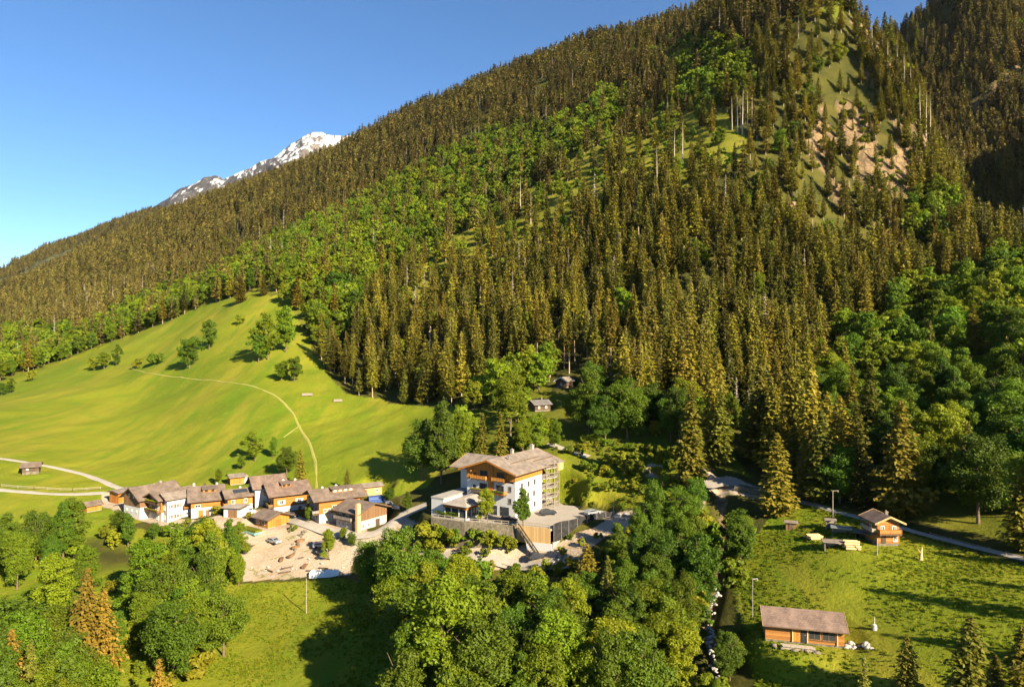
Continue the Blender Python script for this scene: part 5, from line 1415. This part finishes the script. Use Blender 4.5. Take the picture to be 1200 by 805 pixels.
# building site clutter
def slab_at(name, label, cat, px, py, rz, sx, sy, sz, mat, group=None, tilt=0):
    p = at(px, py, H); o = MB().box(-sx/2, sx/2, -sy/2, sy/2, 0, sz).build(name, mat, None, bevel=.03)
    o.location = p+Vector((0,0,.05)); o.rotation_euler = (tilt, 0, rz); tag(o, label, cat, group); return o
for i in range(9):
    slab_at('wood_plank', 'dark wood plank lying on the sandy building site', 'plank', 300+g_.random()*85, 648+g_.random()*26, g_.uniform(-.8,.8), 1.6+2*g_.random(), .3, .3, M_DARKW, 'planks on the building site')
for i, (px, py) in enumerate(((352,634),(346,642),(341,652),(357,664),(330,656))):
    slab_at('timber_stack', 'stack of dark boards on the ramp of the building site', 'board stack', px, py, .6+.3*i, 2.2, .8, .6, M_BROWNW, 'board stacks of the building site')
tp0 = at(380, 673, H); tpn = empty('tarp', tp0, R_(8)); tag(tpn, 'long white tarpaulin draped over material at the meadow edge of the site', 'tarpaulin')
m = MB(); n = 14; g2 = random.Random(5); row = []
for i in range(n+1):
    x = -3.5+7*i/n; hh = .5+.55*math.sin(i*.9)**2+.2*g2.random()
    row.append([(x, -1.2, -.3), (x, -.8, hh*.8), (x, 0, hh+.3), (x, .8, hh*.8), (x, 1.1, -.3)])
vs = [v for r in row for v in r]; fs = [(i*5+k, i*5+k+1, (i+1)*5+k+1, (i+1)*5+k) for i in range(n) for k in range(4)]
m.add(vs, fs + [(0,1,2,3,4), tuple(range(n*5, n*5+5))]); m.build('sheet', M_WCANV, tpn)
bt = empty('shaded_wall_standin', at(440, 590, H), R_(25)); tag(bt, 'made-up trailer whose dark blue stands for a shaded white wall, between the long shed and road fence', 'trailer')  # added trailer shape, stands in for a white house wall in shade
MB().prism([(-1.3,.5),(1.3,.5),(1.3,1.7),(.9,2.3),(-.9,2.3),(-1.3,1.7)], 'x', -2.2, 2.2).build('tarpaulin', M_BLUE, bt, bevel=.08)  # made-up cover, its dark blue is the wall's shade painted on
for x in (-.8, .8):
    for y in (-1.1, 1.1): MB().tube((x,y-.1,.35),(x,y+.1,.35),.35,n=10).build('wheel', M_TYRE, bt)
def fence(name, label, pts, h, mat, rails=2, sp=2.0, w=.1, board=False):
    W = [at(*q, H) for q in pts]; r = empty(name, W[0]); tag(r, label, 'fence'); ml = MB(); o = W[0]
    for a, b in zip(W[:-1], W[1:]):
        n = max(1, int((b-a).length/sp))
        for k in range(n+1):
            q = a.lerp(b, k/n); q.z = h1(q.x, q.y)
            MB().bar(q-o+Vector((0,0,-.4)), q-o+Vector((0,0,h)), w).build('post', mat, r)
            if k < n:
                q2 = a.lerp(b, (k+1)/n); q2.z = h1(q2.x, q2.y)
                for j in range(rails): ml.bar(q-o+Vector((0,0,h*(j+.8)/rails*.8+.1)), q2-o+Vector((0,0,h*(j+.8)/rails*.8+.1)), w*.6, h*.35 if board else w)
    ml.build('rail', mat, r); return r
fence('road_fence', 'white board fence along the bend of the village road', [(447,586),(458,591),(468,597)], 1.2, M_WHITE, 2, 1.6, .12, True)
fence('rail_fence', 'weathered rail fence beside the lower road on the left meadow', [(2,570),(40,573),(85,575),(118,573)], 1.0, M_OLDW, 2, 3.0)
fence('rail_fence', 'grey rail fence along the service road below the terrace', [(590,664),(620,668),(648,668)], 1.1, M_OLDW, 2, 2.0)
fence('rail_fence', 'thin post fence along the right road below the dark trees', [(1090,628),(1140,641),(1200,657)], .9, M_OLDW, 1, 3.0, .08)
# bridge over the stream
b0, b1 = at(868,572,H), at(893,578,H); br = empty('stone_bridge', b0); tag(br, 'small stone bridge carrying the forest road over the stream', 'bridge')
d = b1-b0; MB().bar(Vector((-1,0,-1.3)), d+Vector((1,0,-1.3)), 3.4, 2.4).build('deck', M_STONE, br)
s = Vector((d.y,-d.x,0)).normalized()*1.5
for q, nm in ((s,'parapet'),(-s,'parapet')): MB().bar(q+Vector((-1,0,.45)), d+q+Vector((1,0,.45)), .3, .9).build(nm, M_STONE, br)
# stair with dark rail down the bank
a0, a1 = Vector((1.5,162.4,HZ)), at(632,652,H); sr_ = empty('bank_stair', a0); tag(sr_, 'steep stair with dark handrail running down the bank from the terrace', 'stair')
dd = a1-a0; sm = MB(); n = 18
for i in range(n):
    q = dd*((i+.5)/n); sm.box(q.x-.3, q.x+.3, q.y-.7, q.y+.2, q.z-.5, q.z)
sm.build('steps', M_STONE, sr_); hm = MB(); hm.bar(Vector((0,-.9,1)), dd+Vector((0,-.9,1)), .16, .25)
for i in range(7): q = dd*(i/6); hm.bar(q+Vector((0,-.9,0)), q+Vector((0,-.9,1)), .1)
hm.build('handrail', M_DARKW, sr_)
# clipped hedge in front of the pavilion
hv, hf = broad_np(70, 2.0, 1.0, 26, 60, .28, -.1, 0); hv = hv*np.array([4.6, 1.1, .8])
hd = link(bpy.data.objects.new('hedge', mesh_np('hedge', hv, hf, [M_LEAF_DARK]))); hd.location = HC+Vector((-16.6, .6, .0)); hd.rotation_euler = (0,0,HA+R_(90)); tag(hd, 'clipped green hedge in front of the glazed pavilion', 'hedge')

# ------------------------------------------------------------------ trees with a character of their own
T = manual
T('spruce', 911, 602, 506, 'full bushy spruce at the near edge of the road, left of the power pole')
T('spruce', 963, 588, 479, 'tall spruce in front of the dark wood behind the power pole', )
T('spruce', 944, 584, 505, 'slim bluish spruce just left of the tall roadside spruce')
T('spruce', 1020, 545, 424, 'lone pointed spruce among the bright leafy trees of the right slope')
T('spruce', 1063, 830, 742, 'dark spruce in the bottom foreground below the log barn')
T('spruce', 1137, 850, 720, 'largest dark spruce of the lower right foreground')
T('spruce', 1166, 835, 765, 'short spruce between two larger spruces of the lower right corner')
T('spruce', 1199, 860, 732, 'spruce cut off by the right picture edge at the bottom')
T('larch', 1013, 842, 766, 'thin pale larch with bare twigs below the log barn')
T('larch', 866, 745, 690, 'thin light green tree beside the white lamp post')
T('brown', 102, 800, 664, 'tall rusty brown conifer rising in the lower left wood', )
T('brown', 122, 795, 690, 'shorter rusty brown conifer leaning on the tallest brown one')
T('brown', 14, 850, 735, 'brown conifer in the bottom left corner')
T('brown', 186, 865, 770, 'pale brown conifer top at the bottom edge of the left wood')
T('larch', 36, 860, 750, 'light yellow green larch beside the bottom left brown conifer')
T('broad', 248, 722, 622, 'tallest dense dark leafy tree at the right end of the left wood')
T('broad', 262, 768, 690, 'leafy tree at the lower edge of the left wood facing the meadow')
T('broad', 262, 664, 618, 'round dark leafy tree right below the dormer house')
T('broad', 234, 652, 603, 'dense bushy tree in front of the orange doors of the dormer house')
T('broad', 279, 652, 612, 'slender yellow green tree left of the teal deck')
T('broad', 150, 640, 602, 'dark round tree below the white base of the farmhouse')
T('broad', 180, 633, 611, 'small round bush tree below the balcony house')
T('broad', 75, 640, 588, 'dark leafy tree below the tiny garden shed')
T('broad', 52, 650, 600, 'dark oval tree at the upper left end of the left wood')
T('broad', 20, 690, 618, 'dark feathery tree at the left picture edge under the meadow')
T('broad', 100, 690, 640, 'dark round tree in the sunny glade of the left wood')
T('broad', 65, 730, 650, 'dark leafy tree with pale trunk beside the tallest brown conifer')
T('broad', 515, 840, 678, 'broad bright leafy tree at the bottom that shades the lower meadow')
T('broad', 560, 850, 720, 'bright leafy tree right of the one that shades the meadow')
T('broad', 470, 722, 610, 'dense leafy tree beside the bend of the village road')
T('broad', 435, 700, 628, 'dark leafy tree at the right edge of the building site')
T('broad', 500, 700, 640, 'leafy tree left below the rough stone terrace wall')
T('broad', 612, 740, 664, 'round dark leafy tree below the service road fence')
T('broad', 668, 760, 680, 'very dark round tree in the middle of the lower wood')
T('broad', 640, 850, 745, 'bright leafy tree at the bottom centre')
T('broad', 750, 850, 730, 'large bright leafy crown at the bottom right of the wood')
T('broad', 760, 700, 612, 'tall leafy tree beyond the end of the net fence')
T('spruce', 688, 712, 636, 'dark spruce right under the black net fence')
T('larch', 712, 742, 650, 'brownish conifer among the leafy trees below the net fence')
T('broad', 517, 566, 470, 'tall leafy tree left behind the hotel shading the meadow')
T('broad', 496, 562, 488, 'rounded leafy tree at the meadow side of the tree group behind the hotel')
T('broad', 545, 548, 476, 'leafy tree directly behind the hotel roof')
T('broad', 598, 512, 436, 'tall pale leafy tree between hotel roof and conifers')
T('broad', 628, 530, 480, 'leafy tree behind the hotel chimneys')
T('broad', 690, 510, 430, 'large bright leafy tree above the wood track')
T('broad', 735, 515, 440, 'spreading leafy tree on the bank right of the wood track')
pz_ = onplaza(571, 611.5); add_tree('broad', pz_.x, pz_.y, 8.0, 'leafy terrace tree in front of the hotel balconies', None, True, z=HZ)
pz_ = onplaza(613, 616.5); add_tree('broad', pz_.x, pz_.y, 9.2, 'leafy terrace tree before the white side wall of the hotel', None, True, z=HZ)
for px, py, t in ((506,638,610),(515,639,614),(523,638,612),(531,638,615),(540,639,613),(549,638,616),(558,640,614),(567,640,618),(577,641,620),(587,642,622),(597,645,627),(513,650,632),(545,652,638),(570,653,640),(500,646,624),(640,668,654)):
    T('shrub', px, py, t, 'green bush on the bank below the pavilion and terrace railing', 'bushes on the bank below the pavilion')
for px, py, t in ((525,668,652),(548,670,654),(575,672,656),(604,674,657),(628,677,660),(655,674,658),(672,668,652),(690,662,646),(706,655,640),(660,650,640),(682,640,630),(700,632,622),(668,632,624),(724,634,620),(738,630,616)):
    T('shrub', px, py, t, 'green bush beside the pale service road under the terrace fence', 'bushes beside the service road')
T('broad', 770, 632, 560, 'tallest leafy tree beyond the post at the right end of the net fence')
T('broad', 798, 630, 568, 'leafy tree between net fence and bridge, right of the tallest one')
T('broad', 750, 648, 592, 'leafy tree in front of the rubble beyond the net fence')
T('broad', 725, 672, 612, 'leafy tree under the right half of the black net fence')
T('shrub', 254, 602, 590, 'small green bush between dormer house and solar house')
T('shrub', 292, 608, 599, 'small green bush beside the white garage')
T('broad', 362, 612, 592, 'small leafy tree in the gap between brown house and wide house')
T('shrub', 220, 616, 606, 'green bush at the front steps of the white house')
T('shrub', 345, 622, 613, 'low green bush at the road right of the kiosk')
T('broad', 402, 632, 616, 'small bright tree in front of the barn house balcony')
T('broad', 245, 409, 372, 'dark leafy tree on the hillside meadow, upper of a joined pair')
T('broad', 222, 431, 392, 'dark leafy tree on the hillside meadow, lower of a joined pair')
T('broad', 314, 421, 370, 'large leafy tree on the hillside meadow near the wood edge')
T('broad', 303, 424, 388, 'smaller tree leaning on the large hillside meadow tree')
T('broad', 335, 412, 362, 'tree behind the large hillside meadow tree')
T('broad', 345, 447, 415, 'low spreading tree above the bend of the hill path')
T('broad', 330, 446, 424, 'low bushy tree left of the spreading tree above the hill path')
T('shrub', 281, 380, 368, 'round bush alone high on the hillside meadow')
T('shrub', 181, 428, 411, 'round bush at the upper end of the hill path')
T('shrub', 163, 430, 418, 'small round bush left of the hill path end')
T('broad', 122, 432, 408, 'tree in the short row on the brow of the meadow, middle')
T('broad', 136, 428, 405, 'tree in the short row on the brow of the meadow, right end')
T('broad', 110, 434, 418, 'tree in the short row on the brow of the meadow, left end')
T('shrub', 36, 446, 433, 'small bush alone on the left meadow below the wood')
T('broad', 12, 460, 444, 'dark tree group at the left meadow edge, right one')
T('broad', 2, 463, 446, 'dark tree group at the left meadow edge, left one')
T('spruce', 309, 346, 318, 'lone spruce at the top of the hillside meadow')
T('spruce', 282, 354, 322, 'spruce at the upper edge of the hillside meadow, left of the lone one')
T('broad', 334, 356, 326, 'leafy tree at the upper tip of the hillside meadow')
T('broad', 299, 540, 507, 'dark tree on the meadow above the white gable house')
T('broad', 284, 550, 530, 'low dark tree beside the small meadow shed')
T('broad', 320, 536, 513, 'small dark tree right of the tree above the white gable house')
T('broad', 336, 556, 522, 'leafy tree behind the brown tiled roof')
T('spruce', 352, 580, 526, 'bushy spruce behind the right end of the brown tiled roof')
T('spruce', 407, 580, 548, 'slender spruce behind the wide dormer house')
T('broad', 257, 567, 549, 'small dark tree left of the small meadow shed')
T('broad', 385, 653, 620, 'upright bright bush tree on the building site')
T('broad', 478, 600, 575, 'small bright tree beside the road fence')
T('broad', 456, 588, 570, 'bright bushy tree right of the long tan shed')
T('broad', 412, 640, 622, 'small bright tree at the road below the barn house')
T('spruce', 437, 458, 400, 'spruce at the left tip of the conifer stand by the meadow')
T('spruce', 474, 472, 432, 'small spruce at the meadow foot of the conifer stand')
T('spruce', 494, 472, 436, 'small bushy spruce beside the dark gap in the conifer stand')
for px, py in ((561,165),(557,166),(552,170)):
    T('dead', px, py, py-20, 'bare grey dead tree on the high wooded ridge', 'dead trees on the high ridge')
for px, py, t in ((858,152,112),(864,155,108),(870,157,104),(876,152,106),(881,149,110),(868,150,120)):
    T('dead', px, py, t, 'bare grey dead trunk above the grassy clearing', 'dead trunks above the clearing')
for px, py, t in ((1034,75,40),(1040,88,45),(1052,100,50),(1060,118,62),(1068,130,78),(1078,150,98),(1085,165,108),(1090,176,115),(1022,52,22)):
    T('dead', px, py, t, 'bleached dead tree on the edge of the crag', 'dead trees along the crag')
for px, py, t in ((744,240,205),(770,215,170),(790,200,150),(800,192,140),(690,240,210),(610,250,205),(622,262,225)):
    T('dead', px, py, t, 'tall bare trunk standing on the dry clearing', 'bare trunks of the dry clearing')
for x, y, h in ((82,72,19),(90,80,22),(97,84,18),(88,66,21),(104,92,20),(110,86,23),(76,62,17),(70,60,18)): add_tree('spruce', x, y, h, zone='stand')
auto_woods()
place_trees()
emit_trees()

# hedge bushes on the bank below the pavilion and short tufts over the near meadows
def tufts():
    g = np.random.default_rng(21); X = g.uniform(-75, 115, 420000); Y = g.uniform(75, 185, 420000)
    z = hfast(X, Y); px, py = proj(X, Y, z)
    m = (inpoly(px, py, MEADOW_B) | inpoly(px, py, MEADOW_R) | inpoly(px, py, Z_SHRUB) | (inpoly(px, py, Z_WOOD_L) & (fbm(X/30, Y/30, 2) > .3))) & (py < 850) & (px > -30) & (px < 1240)
    m &= fbm(X/9, Y/9, 3)*.5 + g.random(len(X)) > 1.16
    X, Y = X[m], Y[m]; z = H(X, Y)
    V = []; F = []
    for s in range(3):
        gg = np.random.default_rng(200+s); v = []; f = []
        for k in range(16):
            a = gg.random()*6.28; r = gg.random()**.5*.38; c = np.array([math.cos(a)*r, math.sin(a)*r, -.05]); b = gg.random()*6.28; d = np.array([math.cos(b), math.sin(b), 0])
            h = .22+.3*gg.random(); q = len(v); v += [c-d*.05, c+d*.05, c+np.array([gg.normal()*.12, gg.normal()*.12, h])+d*.01, c+np.array([gg.normal()*.12, gg.normal()*.12, h])-d*.02]; f.append((q,q+1,q+2,q+3))
        V.append(mesh_np('tuft', v, f, [M_GRASS]))
    n = len(X)
    o = scatter_stuff('meadow_grass', np.stack([X, Y, z], 1), g.random(n)*6.28, .28+.42*g.random(n), g.integers(0, 3, n), V)
M_GRASS = leafmat('meadow_grass', (.11, .175, .007), (.20, .22, .010), .5, .8, .4)
tufts()
# ------------------------------------------------------------------ light, camera
def daylight():
    w = bpy.data.worlds.new('World'); scene.world = w; w.use_nodes = True
    nt = w.node_tree; bg = nt.nodes['Background']
    sky = nt.nodes.new('ShaderNodeTexSky'); sky.sky_type = 'NISHITA'; sky.sun_disc = False
    sky.sun_elevation = SUN_EL
    # direction towards the sun: (sin az, -cos az) in the ground plane
    d = Vector((math.sin(SUN_AZ)*math.cos(SUN_EL), -math.cos(SUN_AZ)*math.cos(SUN_EL), math.sin(SUN_EL)))
    sky.sun_rotation = math.atan2(d.x, d.y)
    sky.altitude = 2600; sky.air_density = 1.0; sky.dust_density = .25; sky.ozone_density = 2.6
    hs = nt.nodes.new('ShaderNodeHueSaturation'); hs.inputs['Saturation'].default_value = 1.18; nt.links.new(sky.outputs[0], hs.inputs['Color']); nt.links.new(hs.outputs[0], bg.inputs[0]); bg.inputs[1].default_value = SKY
    l = bpy.data.lights.new('sun', 'SUN'); l.energy = SUN; l.angle = R_(.5); l.color = (1.0, .86, .63)
    o = link(bpy.data.objects.new('sun', l))
    o.rotation_euler = (-d).to_track_quat('-Z', 'Y').to_euler()
    o.location = (60, -60, 120)
SUN, SKY = 5.0, .056
def air():
    m = bpy.data.materials.new('valley_air'); m.use_nodes = True; nt = m.node_tree
    nt.nodes.remove(nt.nodes['Principled BSDF'])
    v = nt.nodes.new('ShaderNodeVolumePrincipled'); v.inputs['Color'].default_value = (.80, .88, 1.0, 1)
    v.inputs['Density'].default_value = HAZE; v.inputs['Anisotropy'].default_value = .25
    nt.links.new(v.outputs[0], nt.nodes['Material Output'].inputs['Volume'])
    lo = min(float(np.min(_CZ)), -75.0)
    for o in scene.objects:
        if o.type == 'MESH' and o.get('kind') == 'structure': lo = min(lo, min(c[2] for c in o.bound_box))
    o = MB().box(-5500, 5500, -200, 6800, lo-1, 1900).build('haze', m); o['kind'] = 'stuff'
HAZE = .000011
air()
daylight()
cam = bpy.data.cameras.new('camera'); cam.sensor_width = 36; cam.lens = 24; cam.clip_end = 20000; cam.clip_start = .5
co_ = link(bpy.data.objects.new('camera', cam)); co_.rotation_euler = (R_(90), 0, 0)
scene.camera = co_
scene.view_settings.view_transform = 'Standard'; scene.view_settings.look = 'None'
scene.view_settings.exposure = 1.85; scene.view_settings.gamma = 1
scene.render.engine = 'CYCLES'
cy = scene.cycles
cy.use_denoising = True; cy.max_bounces = 5; cy.diffuse_bounces = 2; cy.glossy_bounces = 2; cy.transmission_bounces = 3; cy.transparent_max_bounces = 4
cy.use_adaptive_sampling = True; cy.adaptive_threshold = .02
